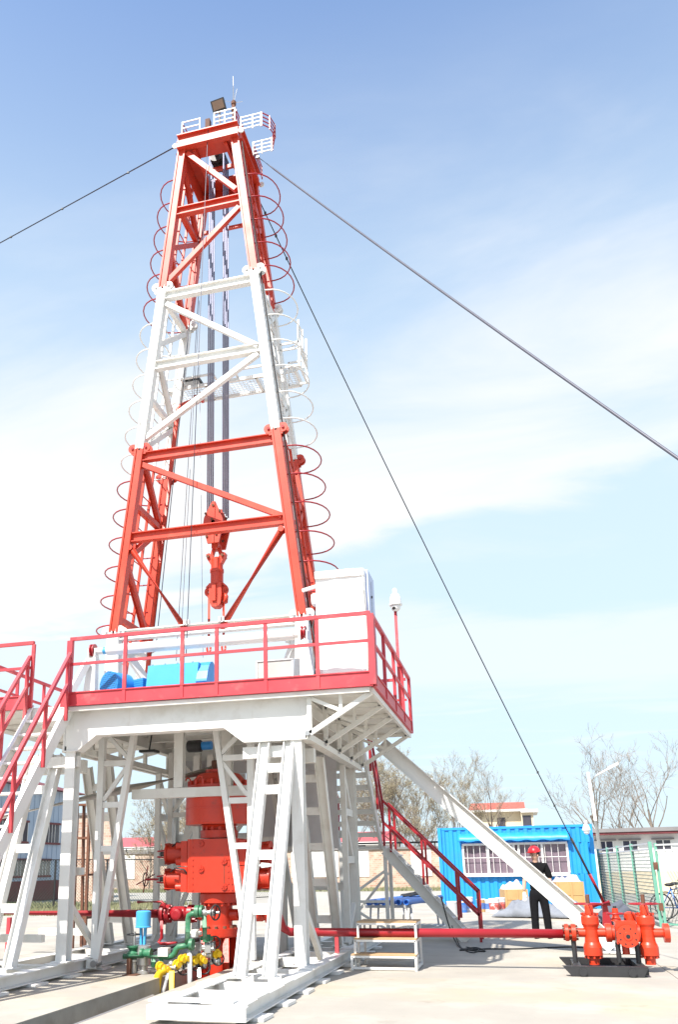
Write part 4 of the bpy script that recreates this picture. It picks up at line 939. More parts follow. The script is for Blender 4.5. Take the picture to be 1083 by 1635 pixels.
for q_ in (3.6, 4.4, 5.2): 
    cxx = BX+.5*math.cos(q_); cyy = BY+.5*math.sin(q_); m = MB(); m.tube([(cxx+.04*math.cos(t_), cyy, bz(1247)+.05*math.sin(t_)) for t_ in [math.pi*i/8 for i in range(9)]], .012, 6); m.build('lifting_eye', 'bop', ann)
for xq_, yq_, zq_ in ((-.50, -.20, 1350), (-.50, -.26, 1391)):
    m = MB(); m.tube([(BX+xq_-.2, BY+yq_, bz(zq_)), (BX+xq_-.1, BY+yq_-.06, bz(zq_-6)), (BX+xq_+.05, BY+yq_-.08, bz(zq_-3)), (BX+xq_+.10, BY+yq_-.02, bz(zq_+6))], .014, 6); m.build('control_hose', 'dsteel', rb2)
for zy, nm in ((1362, 'u'), (1403, 'l')):
    for s in (-1, 1):
        zc_ = bz(zy); xs_ = BX+s*hw
        m = MB(); m.box((xs_+s*.05, BY-.02, zc_), (.10, .56, .37)); bn = m.build('ram_bonnet', 'bop', bop)
        for dy in (-.24, .2):
            for dz in (-.12, .12):
                m = MB(); m.cyl((xs_+s*.09, BY+dy, zc_+dz), (xs_+s*.19, BY+dy, zc_+dz), .058, 10); m.build('bonnet_bolt', 'bop', bn)
        m = MB(); m.lathe((xs_+s*.10, BY-.02, zc_), (s, 0, 0), [(.175, 0), (.175, .07), (.15, .08), (.15, .30), (.17, .30), (.17, .33)], 20); cy_ = m.build('ram_cylinder', 'bop', bop)
        for dz in (-.13, .13):
            m = MB(); m.tube([(xs_+s*.1, BY-.16, zc_+dz*1.1), (xs_+s*.42, BY-.16, zc_+dz*1.1)], .02, 8); m.build('tie_rod', 'bop', cy_)
        m = MB(); m.cyl((xs_+s*.43, BY-.02, zc_), (xs_+s*.55, BY-.02, zc_), .035, 10); m.build('lock_screw', 'dsteel', cy_)
        for dz in (-.06, .06): m = MB(); m.bar((xs_+s*.42, BY-.02, zc_+dz), (xs_+s*.60, BY-.02, zc_+dz*.7), .05, .025); m.build('yoke', 'crim', cy_)
        if s < 0 and nm == 'l':
            m = MB(); m.cyl((xs_-.58, BY-.02, zc_), (xs_-.80, BY-.02, zc_), .018, 8); m.build('lock_shaft', 'crim', cy_)
            m = MB(); m.tube([(xs_-.80, BY-.02+.10*math.cos(t_), zc_+.10*math.sin(t_)) for t_ in [2*math.pi*i/20 for i in range(20)]], .010, 6, closed=True); m.build('hand_wheel', 'dsteel', cy_)
            for q_ in (.35, 2.0): m = MB(); m.tube([(xs_-.80+.07, BY-.02+.2*math.cos(q_), zc_+.22*math.sin(q_)), (xs_-.80-.07, BY-.02-.2*math.cos(q_), zc_-.22*math.sin(q_))], .010, 6); m.build('wheel_spoke', 'crim', cy_)
f2 = lz('flange', [(.25, bz(1442)), (.295, bz(1441)), (.295, bz(1427)), (.28, bz(1424))]); bolts('flange_bolts', .26, bz(1446), bz(1441.5), 16, .024, f2)
lz('spool', [(.215, bz(1482)), (.205, bz(1476)), (.205, bz(1447)), (.225, bz(1442.5))])
f3 = lz('flange', [(.29, bz(1496)), (.295, bz(1494)), (.295, bz(1482))]); bolts('flange_bolts', .25, bz(1482), bz(1478), 12, .03, f3, 'rust')
lz('base_neck', [(.16, -.35), (.16, bz(1497))])
for k in range(4):
    q_ = R(45+90*k); m = MB(); m.tube([(BX+.24*math.cos(q_), BY+.24*math.sin(q_), -.25), (BX+.24*math.cos(q_), BY+.24*math.sin(q_), bz(1497))], .055, 12); m.build('support_leg', 'bop', bop)
m = MB(); m.lathe((BX, BY, -.25), (0, 0, 1), [(.4, 0), (.4, .05), (.36, .07)], 24); m.build('base_ring', 'bop', bop)
for s in (-1, 1):
    m = MB(); m.lathe((BX+s*.19, BY, bz(1461)), (s, 0, 0), [(.09, 0), (.085, .12), (.07, .14)], 14); so = m.build('side_outlet', 'bop', bop)

# ------------------------------------------------------------------ red kill line (left) and choke line (right)
def gate_valve(name, label, c, ax, sc, mt, grp=None):
    o = thing(name, label, 'valve', (c.x, c.y, c.z-.2), grp); ax = Vector(ax)
    m = MB(); m.lathe(c-ax*.22*sc, ax, [(.135*sc, 0), (.135*sc, .07*sc), (.08*sc, .08*sc), (.11*sc, .13*sc), (.11*sc, .31*sc), (.08*sc, .36*sc), (.135*sc, .37*sc), (.135*sc, .44*sc)], 20); m.build('valve_body', mt, o)
    m = MB()
    for e in (-.25, .16):
        for k in range(8):
            q_ = 2*math.pi*k/8; _, s_, u2 = _basis(ax, (0, 0, 1)); p_ = c+ax*e*sc+(s_*math.cos(q_)+u2*math.sin(q_))*.108*sc; m.lathe(p_, ax, [(.018*sc, 0), (.018*sc, .12*sc)], 6, False)
    b_ = m.build('flange_bolts', mt, o); b_['kind'] = 'stuff'
    m = MB(); m.lathe(c+V(0, -.09*sc, 0), (0, -1, 0), [(.095*sc, 0), (.095*sc, .06*sc), (.08*sc, .09*sc), (.05*sc, .1*sc)], 14); m.build('bonnet', mt, o)
    return o
kz = bz(1459)
cL = V(BX-.62, BY-.05, kz)
gate_valve('kill_line_valve', 'dark red flanged valve on the left outlet of the preventer', cL, (1, 0, 0), 1.0, 'crim')
kl = thing('kill_line', 'long red pipe running left from the preventer valve out of the picture', 'pipe', (-7.5, BY-.05, 0))
m = MB(); m.tube([(cL.x-.30, cL.y, kz), (-13, cL.y+.05, kz+.03)], .066, 14); m.build('pipe', 'rail', kl)
m = MB(); m.lathe((cL.x-.30, cL.y, kz), (1, 0, 0), [(.16, 0), (.16, .06)], 20); m.build('end_flange', 'crim', kl)
for x in (-8.05, -10.8):
    m = MB(); m.bar((x, cL.y, .004), (x, cL.y, kz-.06), .06, .06, up=(0, 1, 0)); m.build('pipe_support', 'rail', kl)
gl_ = thing('drain_line', 'thin dark red bent pipe looping below the preventer side valve', 'pipe', (-5.4, 12.8, 0))
a = P(219, 1440, 12.9); b = P(258, 1440, 12.9); c_ = P(262, 1444, 12.9); d_ = P(258, 1500, 12.85)
m = MB(); m.tube([a, b, c_, P(262, 1452, 12.9)], .022, 8); m.build('upper_run', 'crim', gl_)
m = MB(); m.tube([P(258, 1470, 12.7), P(258, 1497, 12.7), P(253, 1504, 12.7), P(258, 1507, 12.68), P(282, 1506, 12.6)], .025, 8); m.build('lower_run', 'crim', gl_)
cRt = V(BX+.62, BY-.05, kz)
gate_valve('choke_line_valve', 'orange red flanged valve half hidden behind the right front legs', cRt, (1, 0, 0), 1.0, 'bop')
ck_ = thing('choke_line', 'long red pipe on short stands running right to the valve manifold', 'pipe', (-1.2, 13.0, 0))
yP = 13.42; z_p = P(700, 1489.5, yP).z
m = MB(); m.tube([(cRt.x+.22, cRt.y, kz), (cRt.x+.26, cRt.y, kz), (cRt.x+.32, 13.16, kz-.05), (cRt.x+.34, 13.3, z_p+.07), (cRt.x+.42, yP, z_p), (-2.6, yP, z_p), (.56, yP, z_p)], .062, 16); m.build('pipe', 'crim', ck_)
m = MB(); m.bar((-2.70, yP, .20), (-2.70, yP, z_p-.055), .055, .055, up=(0, 1, 0)); m.build('pipe_support', 'rail', ck_)
# ------------------------------------------------------------------ valve manifold on a skid at the right
yM = 13.42
def PM(px, py, dy=0): return P(px, py, yM+dy)
mf = thing('valve_manifold', 'orange red valve manifold with handwheels on a small black skid', 'manifold', (1.2, yM, 0))
zl = PM(945, 1489).z
def valve_column(px, top, wheel=True):
    c = PM(px, 1489); x = c.x
    Z = lambda y: PM(px, y).z
    pr = [(.07, Z(1540)), (.07, Z(1527)), (.125, Z(1525)), (.125, Z(1512)), (.115, Z(1508)), (.10, Z(1504)), (.092, Z(1496)), (.092, Z(1484)), (.10, Z(1480)), (.12, Z(1475)), (.12, Z(1464)), (.105, Z(1461)), (.06, Z(1459)), (.055, Z(1447)), (.04, Z(1445))]
    z0 = pr[0][1]; m = MB(); m.lathe((x, yM, z0), (0, 0, 1), [(r, z-z0) for r, z in pr], 22); vb = m.build('valve_body', 'orange', mf)
    for zz, up_ in ((Z(1526), -1), (Z(1461), 1)):
        m = MB()
        for k in range(8):
            q_ = 2*math.pi*k/8; m.lathe((x+.105*math.cos(q_), yM+.105*math.sin(q_), zz), (0, 0, up_), [(.016, 0), (.016, .03)], 6, False)
        o = m.build('flange_bolts', 'orange', vb); o['kind'] = 'stuff'
    if wheel:
        zw = Z(1443)
        m = MB(); m.tube([(x+.19*math.cos(t_), yM+.19*math.sin(t_), zw) for t_ in [2*math.pi*i/26 for i in range(26)]], .011, 6, closed=True)
        for k in range(3): q_ = 2*math.pi*k/3+.5; m.tube([(x, yM, zw), (x+.19*math.cos(q_), yM+.19*math.sin(q_), zw)], .009, 5)
        m.build('hand_wheel', 'crim', vb)
        m = MB(); m.cyl((x, yM, Z(1446)), (x, yM, Z(1428)), .026, 8); m.build('stem', 'rust', vb)
    return x
xa_ = valve_column(945, 1443); xc_ = valve_column(1034, 1443)
xm_ = PM(1000, 1490).x
m = MB(); m.lathe((.56, yM, zl), (1, 0, 0), [(.10, 0), (.115, .01), (.115, .055), (.075, .06), (.075, .09), (.115, .095), (.115, .15), (.06, .16), (.06, xa_-.56-.08)], 20); m.build('inlet_flange', 'orange', mf)
m = MB()
for k in range(8):
    q_ = 2*math.pi*(k+.5)/8; m.lathe((.54, yM+.092*math.cos(q_), zl+.092*math.sin(q_)), (1, 0, 0), [(.017, 0), (.017, .2)], 6, False)
o = m.build('inlet_bolts', 'rust', mf); o['kind'] = 'stuff'
m = MB(); m.lathe((xa_+.08, yM, zl), (1, 0, 0), [(.06, 0), (.06, .10), (.125, .11), (.125, .18), (.10, .19), (.10, .22)], 20); m.build('cross_flange', 'orange', mf)
m = MB(); m.box((xm_, yM, zl+.01), (.27, .27, .30)); m.build('cross_body', 'orange', mf)
m = MB(); m.lathe((xm_, yM-.13, zl-.03), (0, -1, 0), [(.11, 0), (.11, .05), (.145, .06), (.145, .12)], 24); ff = m.build('front_flange', 'orange', mf)
m = MB(); m.lathe((xm_, yM-.25, zl-.03), (0, -1, 0), [(.06, 0), (.055, .008)], 18); m.build('flange_face', 'orange', ff)
m = MB(); m.lathe((xm_, yM-.258, zl-.03), (0, -1, 0), [(.028, 0), (.028, .004)], 14); m.build('bore', 'black', ff)
m = MB()
for k in range(8): q_ = 2*math.pi*(k+.5)/8; m.lathe((xm_+.105*math.cos(q_), yM-.25, zl-.03+.105*math.sin(q_)), (0, -1, 0), [(.011, 0), (.011, .004)], 8, False)
o = m.build('bolt_hole', 'black', ff); o['kind'] = 'stuff'
m = MB(); m.lathe((xm_+.13, yM, zl), (1, 0, 0), [(.12, 0), (.12, .05), (.06, .06), (.06, xc_-xm_-.22)], 20); m.build('cross_flange', 'orange', mf)
m = MB(); m.lathe((xc_+.08, yM, zl), (1, 0, 0), [(.06, 0), (.06, .12), (.125, .13), (.125, .20)], 20); m.build('outlet_flange', 'orange', mf)
m = MB(); m.lathe((xm_-.10, yM+.05, zl+.15), (0, 0, 1), [(.07, 0), (.06, .04), (.045, .06), (.04, .17)], 14); m.build('rear_bonnet', 'orange', mf)
zw = PM(988, 1459).z; m = MB(); m.tube([(xm_-.1+.11*math.cos(t_), yM+.05+.11*math.sin(t_), zw) for t_ in [2*math.pi*i/20 for i in range(20)]], .012, 6, closed=True)
for k in range(3): q_ = 2*math.pi*k/3; m.tube([(xm_-.1, yM+.05, zw), (xm_-.1+.11*math.cos(q_), yM+.05+.11*math.sin(q_), zw)], .009, 5)
m.build('hand_wheel', 'crim', mf)
m = MB(); m.cyl((xm_-.1, yM+.05, zw), (xm_-.1, yM+.05, zw+.10), .024, 8); m.build('stem', 'dsteel', mf)
m = MB(); m.lathe((xm_+.10, yM+.18, zl+.12), (0, 0, 1), [(.07, 0), (.085, .03), (.085, .12), (.06, .14), (.03, .15)], 14); m.build('rear_valve', 'orange', mf)
m = MB(); m.lathe((xm_-.02, yM+.02, zl-.14), (0, 0, -1), [(.05, 0), (.05, .14)], 14); m.build('bottom_stub', 'orange', mf)
for x, y, h in ((.67, yM, zl-.10), (xm_-.12, yM+.02, zl-.13), (xm_+.12, yM-.05, zl-.13)):
    m = MB(); m.cyl((x, y, .12), (x, y, h), .033, 10); m.build('skid_post', 'dsteel', mf)
# skid runners: open channels with slanted ends
x0s, x1s = .50, 1.53
for y in (12.80, 13.95):
    m = MB(); m.prism([(x0s+.07, y, .012), (x1s-.06, y, .012), (x1s, y, .115), (x0s-.02, y, .115)], (0, .014, 0)); rn = m.build('skid_runner', 'dsteel', mf)
    m = MB(); m.span((x0s-.02, y+.0, .116), (x1s, y+.10, .128)); m.build('runner_lip', 'dsteel', rn)
    m = MB(); m.span((x0s+.07, y+.0, .002), (x1s-.06, y+.10, .011)); m.build('runner_lip', 'dsteel', rn)
    for x in (x0s+.22, x1s-.20): m = MB(); m.cyl((x, y-.03, .056), (x, y+.0, .056), .05, 14); m.build('end_cap', 'dsteel', rn)
for x in (.67, xm_+.12):
    m = MB(); m.bar((x, 12.84, .07), (x, 13.94, .07), .10, .09); m.build('skid_cross_bar', 'dsteel', mf)
m = MB(); m.span((x0s+.1, 12.95, .03), (x1s-.1, 13.9, .04)); m.build('skid_tray', 'dsteel', mf)

# ------------------------------------------------------------------ pipework at the trench
def wheel(m, c, r, ax, tk=.012, sp=4):
    ax = Vector(ax).normalized(); _, s_, u2 = _basis(ax, (0, 0, 1))
    m.tube([c+(s_*math.cos(t_)+u2*math.sin(t_))*r for t_ in [2*math.pi*i/18 for i in range(18)]], tk, 6, closed=True)
    for k in range(sp): q_ = 2*math.pi*k/sp+.3; m.tube([c, c+(s_*math.cos(q_)+u2*math.sin(q_))*r], tk*.7, 5)
    m.cyl(c-ax*.02, c+ax*.02, r*.22, 8)
YPK = 12.05
def K(px, py, Y=YPK): return P(px, py, Y)
gp = thing('green_pipework', 'green painted small bore pipework bending over the trench edge', 'pipework', (K(270, 1530).x, YPK, 0))
m = MB(); m.tube([K(197, 1527), K(270, 1528), K(275, 1526), K(279, 1522), K(281, 1516), K(285, 1512), K(303, 1509)], .042, 10); m.build('pipe', 'green', gp)
m = MB(); m.tube([K(299, 1508), K(300, 1468), K(301, 1462), K(306, 1459), K(318, 1457)], .040, 10); m.build('pipe', 'green', gp)
m = MB(); m.tube([K(326, 1462), K(327, 1500)], .034, 10); m.build('pipe', 'green', gp)
m = MB(); m.tube([K(257, 1528), K(257, 1548), K(255, 1580, 11.95)], .032, 10); m.build('pipe', 'green', gp)
m = MB(); m.tube([K(245, 1528), K(244.5, 1544)], .034, 8); m.build('pipe', 'green', gp)
for px, py, r, ln in ((312, 1455, .085, .06), (320, 1455, .085, .04), (303, 1508, .08, .05)):
    m = MB(); m.lathe(K(px, py), (1, 0, 0), [(r, 0), (r, ln)], 14); m.build('flange', 'green', gp)
c = K(212, 1517, 12.15); m = MB(); m.lathe(c-V(0, 0, .06), (0, 0, 1), [(.08, 0), (.09, .02), (.05, .06), (.09, .10), (.09, .12)], 14); m.build('valve_body', 'green', gp)
c = K(225, 1522, 12.1); m = MB(); m.lathe(c, (1, 0, 0), [(.07, 0), (.07, .03), (.05, .05), (.07, .14), (.07, .16)], 12); m.build('valve_body', 'green', gp)
m = MB(); a = K(206, 1530); m.bar(a, (a.x, a.y, .01), .055, .055, up=(0, 1, 0)); pst = m.build('prop', 'rust', gp); m = MB(); m.box((a.x+.05, a.y, .005), (.22, .2, .01)); m.build('prop_foot', 'rust', pst)
m = MB(); m.box(K(262, 1520), (.15, .12, .11)); m.build('junction_box', 'white2', gp)
c = K(335, 1457); m = MB(); m.lathe(c-V(.10, 0, 0), (1, 0, 0), [(.05, 0), (.05, .05), (.03, .06), (.03, .1), (.05, .11), (.05, .16), (.02, .17), (.02, .24)], 12); m.build('gate_body', 'silver', gp)
m = MB(); wheel(m, K(344, 1457), .10, (1, -.35, 0)); m.build('hand_wheel', 'dsteel', gp)
av = thing('actuator', 'bright blue cylindrical valve actuator on a steel valve beside the trench', 'actuator', (K(228, 1500).x, 12.2, 0))
c0 = K(228.5, 1480, 12.2); z0, z1 = K(228, 1481, 12.2).z, K(228, 1454, 12.2).z
m = MB(); m.lathe((c0.x, 12.2, z0), (0, 0, 1), [(.115, 0), (.118, .012), (.108, .02), (.108, z1-z0-.015), (.09, z1-z0)], 22); m.build('cap', 'lblue', av)
for dx in (-.035, .035): m = MB(); m.bar((c0.x+dx, 12.2, z0), (c0.x+dx*.7, 12.2, K(228, 1508, 12.2).z), .03, .05, up=(0, 1, 0)); m.build('yoke', 'lblue', av)
m = MB(); m.lathe((c0.x+.02, 12.2, .004), (0, 0, 1), [(.09, 0), (.09, .03), (.06, .05), (.06, .1), (.1, .12), (.1, K(228, 1508, 12.2).z-.02)], 16); m.build('valve_body', 'silver', av)
sv = thing('steel_gate_valve', 'small bare steel gate valve with handwheel left of the blue actuator', 'valve', (K(213, 1500).x, 12.2, 0))
c0 = K(214, 1510, 12.2); m = MB(); m.lathe((c0.x, 12.2, .004), (0, 0, 1), [(.07, 0), (.07, .15), (.09, .16), (.09, .19), (.05, .22), (.03, .24), (.02, .25), (.02, K(214, 1488, 12.2).z)], 12); m.build('valve_body', 'silver', sv)
m = MB(); wheel(m, K(214, 1492, 12.2), .10, (0, 0, 1), .010); m.build('hand_wheel', 'dsteel', sv)
yp_ = thing('yellow_pipework', 'yellow gas pipework with flanged steel valves standing in the trench', 'pipework', (K(270, 1560).x, 11.95, -.5))
Y2 = 11.85
m = MB(); m.tube([K(249, 1590, Y2)+V(0, 0, -.25), K(250, 1575, Y2), K(252, 1560, Y2), K(257, 1551, Y2), K(266, 1546, Y2)], .058, 12); m.build('pipe', 'yellow', yp_)
m = MB(); m.tube([K(274, 1590, Y2)+V(0, 0, -.25), K(274, 1550, Y2)], .040, 10); m.build('pipe', 'yellow', yp_)
for px, py in ((254, 1543), (264, 1549), (281, 1540), (289, 1532), (296, 1530), (308, 1534), (317, 1530), (322, 1534), (345, 1523)):
    c = K(px, py, Y2+(px-254)*.006); m = MB(); m.lathe(c, (.85, -.5, 0), [(.068, 0), (.068, .028), (.042, .03), (.042, .08)], 14); m.build('flange', 'yellow', yp_)
for px, py in ((273, 1545), (299, 1540), (320, 1540), (330, 1525), (334, 1508), (343, 1535)):
    c = K(px, py, Y2+.02+(px-254)*.006); m = MB(); m.lathe(c-V(.06, 0, 0), (1, 0, 0), [(.05, 0), (.05, .02), (.035, .04), (.04, .08), (.035, .1), (.05, .12), (.05, .14)], 12); m.ball(c+V(0, 0, .05), .045, 10); m.build('gate_body', 'silver', yp_)
for px, py in ((293, 1546), (315, 1540), (348, 1531), (342, 1505), (326, 1545)):
    m = MB(); wheel(m, K(px, py, Y2-.02+(px-254)*.006), .085, (.5, -1, 0), .011, 5); m.build('hand_wheel', 'dsteel', yp_)
m = MB(); m.tube([K(268, 1553, Y2), K(263, 1575, Y2), K(255, 1592, Y2)+V(0, 0, -.1)], .024, 8); m.build('bypass', 'grey', yp_)
m = MB(); m.tube([K(302, 1510, 12.1), K(303, 1560, 12.05), K(303, 1575, 12.0)], .035, 8); m.build('bypass', 'grey', yp_)
m = MB(); m.tube([K(318, 1545, 12.2), K(318, 1575, 12.2)], .03, 8); m.build('bypass', 'silver', yp_)
for px, py, mt in ((312, 1490, 'white2'), (318, 1512, 'silver'), (333, 1515, 'silver'), (330, 1498, 'green')):
    c = K(px, py, 12.3); m = MB(); m.box(c, (.09, .09, .10)); m.cyl(c+V(-.09, 0, 0), c+V(.09, 0, 0), .03, 8); m.build('fitting', mt, yp_)
hs = wire('hydraulic_hose', [K(240, 1519, 12.3), K(262, 1514, 12.5), K(285, 1508, 12.6), K(300, 1503, 12.7), K(318, 1500, 12.8)], .03, 'black', 'black hose lying behind the green pipework near the preventer', 'hose')

# ------------------------------------------------------------------ white step stool
ss = thing('step_stool', 'white tube step stile with three wooden treads straddling the red pipe', 'step stool', (-1.95, 13.3, 0))
sx0, sx1 = -2.42, -1.50
H3 = [.20, .41, .635]; Y3 = [(13.09, 13.40), (13.20, 13.58), (13.31, 13.92)]
def leg(x, y, h): m = MB(); m.bar((x, y, 0), (x, y, h-.015), .032, .032, up=(0, 1, 0)); m.build('leg', 'white', ss)
for k, (h, (y0, y1)) in enumerate(zip(H3, Y3)):
    xx0 = sx0+.03*k; xx1 = sx1
    m = MB(); m.span((xx0-.01, y0-.02, h), (xx1+.01, y1, h+.018)); m.build('tread', 'wood', ss)
    for a, b in (((xx0, y0), (xx1, y0)), ((xx0, y1-.03), (xx1, y1-.03)), ((xx0, y0+.02), (xx0, y1-.03)), ((xx1, y0+.02), (xx1, y1-.03))):
        m = MB(); m.bar((*a, h-.016), (*b, h-.016), .032, .03); m.build('tread_frame', 'white', ss)
    for x in (xx0+.003*k, xx1-.003*k):
        leg(x, y0, h)
        if k == 2: leg(x, y1-.03, h)
for x in (sx0, sx1): m = MB(); m.bar((x, 13.09, .03), (x, 13.87, .03), .03, .03); m.build('floor_bar', 'white', ss)
m = MB(); m.bar((sx0, 13.088, .03), (sx1, 13.088, .03), .03, .03); m.build('floor_bar', 'white', ss)
m = MB(); m.bar((sx0+.05, 13.86, .07), (sx1, 13.86, .07), .03, .03); m.build('floor_bar', 'white', ss)

# ------------------------------------------------------------------ worker
mn = G(855, 1496); MX, MY = .36, 19.0
man = thing('person', 'person in red hard hat, black shirt and trousers with white gloves, looking up left', 'person', (MX, MY, 0))
def skin_obj(name, vs, es, mt, par, root=0, sub_=2):
    me = bpy.data.meshes.new(name); me.from_pydata([Vector(v[:3]) for v in vs], es, [])
    o = bpy.data.objects.new(name, me); COL.objects.link(o); o.parent = par; me.materials.append(M[mt])
    a_ = o.modifiers.new('skin', 'SKIN'); a_.use_smooth_shade = True; b_ = o.modifiers.new('sub', 'SUBSURF'); b_.levels = sub_; b_.render_levels = sub_
    for i, v in enumerate(vs):
        sv_ = me.skin_vertices[0].data[i]; sv_.radius = (v[3], v[4] if len(v) > 4 else v[3]); sv_.use_root = (i == root)
    return o
# body frame: x to his left as we see it mirrored; he faces the camera and slightly to picture left
bod = [(0, 0, .95, .10, .08), (0, 0, 1.12, .09, .07), (0, 0, 1.30, .10, .08), (0, .01, 1.43, .07, .06), (.0, .0, 1.50, .055, .055), (.0, -.015, 1.56, .07, .085), (.0, -.02, 1.63, .082, .095), (.0, -.015, 1.70, .07, .08),
       (-.16, .0, 1.40, .06), (-.24, -.01, 1.13, .045), (-.27, -.05, .90, .034), (.16, .0, 1.40, .06), (.25, -.01, 1.13, .045), (.25, -.09, .90, .034),
       (-.09, 0, .90, .085), (-.10, -.01, .50, .06), (-.11, .01, .10, .045), (.09, 0, .90, .085), (.12, -.01, .50, .06), (.14, .01, .10, .045), (-.085, -.085, 1.60, .022)]
be = [(0, 1), (1, 2), (2, 3), (3, 4), (4, 5), (5, 6), (6, 7), (2, 8), (8, 9), (9, 10), (2, 11), (11, 12), (12, 13), (0, 14), (14, 15), (15, 16), (0, 17), (17, 18), (18, 19), (6, 20)]
skin_obj('body', bod, be, 'skin', man)
sh = [(0, 0, .84, .17, .13), (0, 0, 1.05, .155, .115), (0, 0, 1.25, .165, .12), (0, .01, 1.40, .135, .105), (-.01, .01, 1.455, .075, .07), (-.18, .0, 1.39, .085), (-.235, -.005, 1.20, .072), (-.245, -.01, 1.14, .066), (.18, .0, 1.39, .085), (.245, -.005, 1.20, .072), (.25, -.01, 1.14, .066)]
skin_obj('shirt', sh, [(0, 1), (1, 2), (2, 3), (3, 4), (3, 5), (5, 6), (6, 7), (3, 8), (8, 9), (9, 10)], 'shirt', man)
tr = [(0, 0, 1.0, .15, .115), (0, 0, .86, .15, .12), (-.10, 0, .78, .10), (-.10, -.01, .48, .085), (-.11, .01, .08, .075), (.10, 0, .78, .10), (.125, -.01, .48, .085), (.145, .01, .08, .075)]
skin_obj('trousers', tr, [(0, 1), (1, 2), (2, 3), (3, 4), (1, 5), (5, 6), (6, 7)], 'trous', man)
for x in (-.11, .145):
    skin_obj('shoe', [(x, .05, .05, .05, .045), (x, -.06, .045, .052, .04), (x-.02, -.17, .035, .04, .03)], [(0, 1), (1, 2)], 'shirt', man)
for x, y in ((-.27, -.055), (.25, -.095)):
    vs_ = [(x, y, .90, .036), (x, y-.01, .84, .042, .026), (x, y-.015, .80, .04, .024)]; es_ = [(0, 1), (1, 2)]
    for k, (dx, ln) in enumerate(((-.028, .075), (-.009, .085), (.010, .082), (.028, .065))):
        b0 = len(vs_); vs_ += [(x+dx, y-.018, .785, .011), (x+dx*1.1, y-.03, .785-ln*.5, .0105), (x+dx*1.1, y-.05, .785-ln*.9, .009)]; es_ += [(2, b0), (b0, b0+1), (b0+1, b0+2)]
    s_ = 1 if x < 0 else -1; b0 = len(vs_); vs_ += [(x+.035*s_, y-.03, .83, .012), (x+.045*s_, y-.05, .79, .010)]; es_ += [(1, b0), (b0, b0+1)]
    skin_obj('glove', vs_, es_, 'glove', man)
OM = ORG[man.name]
hc = OM+V(0, -.015, 1.665); tl = V(-.16, -.10, 1).normalized()
m = MB(); m.lathe(hc+tl*.0, tl, [(.128, 0), (.128, .015), (.122, .02), (.118, .05), (.10, .085), (.065, .112), (.02, .124), (0, .125)], 24); hm = m.build('hard_hat', 'helmet', man)
m = MB(); fw = V(-.72, -.66, -.05).normalized(); sd_ = fw.cross(tl).normalized()
m.prism([hc+fw*.10+sd_*.10, hc+fw*.155+sd_*.06, hc+fw*.17, hc+fw*.155-sd_*.06, hc+fw*.10-sd_*.10], tl*.012); m.build('brim', 'helmet', hm)
m = MB(); m.bar(hc+tl*.126-fw*.06, hc+tl*.126+fw*.06, .03, .012, up=tl); m.build('ridge', 'helmet', hm)
hd0 = OM+V(0, -.02, 1.60)
for s in (-1, 1):
    m = MB(); m.ball(hd0+fw*.083+sd_*.034*s+V(0, 0, .012), .012, 8); m.build('eye', 'hair', man)
    m = MB(); m.ball(hd0-fw*.005+sd_*.088*s-V(0, 0, .005), .03, 8, (.5, .8, 1)); m.build('ear', 'skin', man)
m = MB(); m.bar(hd0+fw*.088+sd_*.025-V(0, 0, .06), hd0+fw*.088-sd_*.025-V(0, 0, .06), .008, .008); m.build('mouth', 'crim', man)
m = MB(); m.ball(hd0-fw*.03+V(0, 0, .03), .092, 12, (1, 1, .8)); m.build('hair', 'hair', man)
for s in (-1, 1): m = MB(); m.tube([hd0+fw*.098+sd_*(.034*s+.022*math.cos(t_))+V(0, 0, .012+.018*math.sin(t_)) for t_ in [2*math.pi*i/12 for i in range(12)]], .0025, 4, closed=True); m.build('glasses_rim', 'dsteel', man)

# ------------------------------------------------------------------ blue container office
A0, A1 = V(-2.60, 31.4, 0), V(2.50, 31.0, 0)
cdir = (A1-A0).normalized(); cn = V(cdir.y, -cdir.x, 0); cn = cn if cn.y < 0 else -cn   # cn points to the camera
CL = (A1-A0).length; CHt = 2.68
co = thing('container_office', 'bright blue corrugated container office with a barred window', 'container', (A0.x, A0.y, 0))
def CP(s, d, z): return A0+cdir*s-cn*d+V(0, 0, z)      # s along front, d behind front, z up
def corr(name, s0, s1, z0, z1, par, d=0.06, pitch=.28, dep=.036):
    pr = []; s = s0; 
    seq = [(0, 0), (.10, 0), (.14, dep), (.24, dep)]
    while s < s1-.001:
        for ds, dd in seq:
            if s+ds < s1: pr.append((s+ds, d+dd))
        s += pitch
    pr.append((s1, d)); 
    m = MB(); vs_ = [CP(a, b, z) for z in (z0, z1) for a, b in pr]; n_ = len(pr)
    m.add(vs_, [(i, i+1, n_+i+1, n_+i) for i in range(n_-1)]); return m.build(name, 'cblue', par, fix=False)
WS0, WS1, WZ0, WZ1 = .84, 4.26, 1.10, 2.10
corr('wall_panel', .12, CL-.12, .10, WZ0, co); corr('wall_panel', .12, WS0, WZ0, WZ1, co); corr('wall_panel', WS1, CL-.12, WZ0, WZ1, co); corr('wall_panel', .12, CL-.12, WZ1, CHt-.08, co)
def cbox(name, s0, s1, d0, d1, z0, z1, mt, par):
    m = MB(); m.hexa([CP(s0, d0, z0), CP(s1, d0, z0), CP(s1, d1, z0), CP(s0, d1, z0), CP(s0, d0, z1), CP(s1, d0, z1), CP(s1, d1, z1), CP(s0, d1, z1)]); return m.build(name, mt, par)
for s in (0, CL-.12):
    for d in (0, 2.3): cbox('corner_post', s, s+.12, d, d+.12, 0, CHt, 'cblue', co)
cbox('bottom_rail', .122, CL-.122, .02, .14, .02, .13, 'cblue', co); cbox('top_rail', .122, CL-.122, .05, .12, CHt-.082, CHt-.02, 'cblue', co)
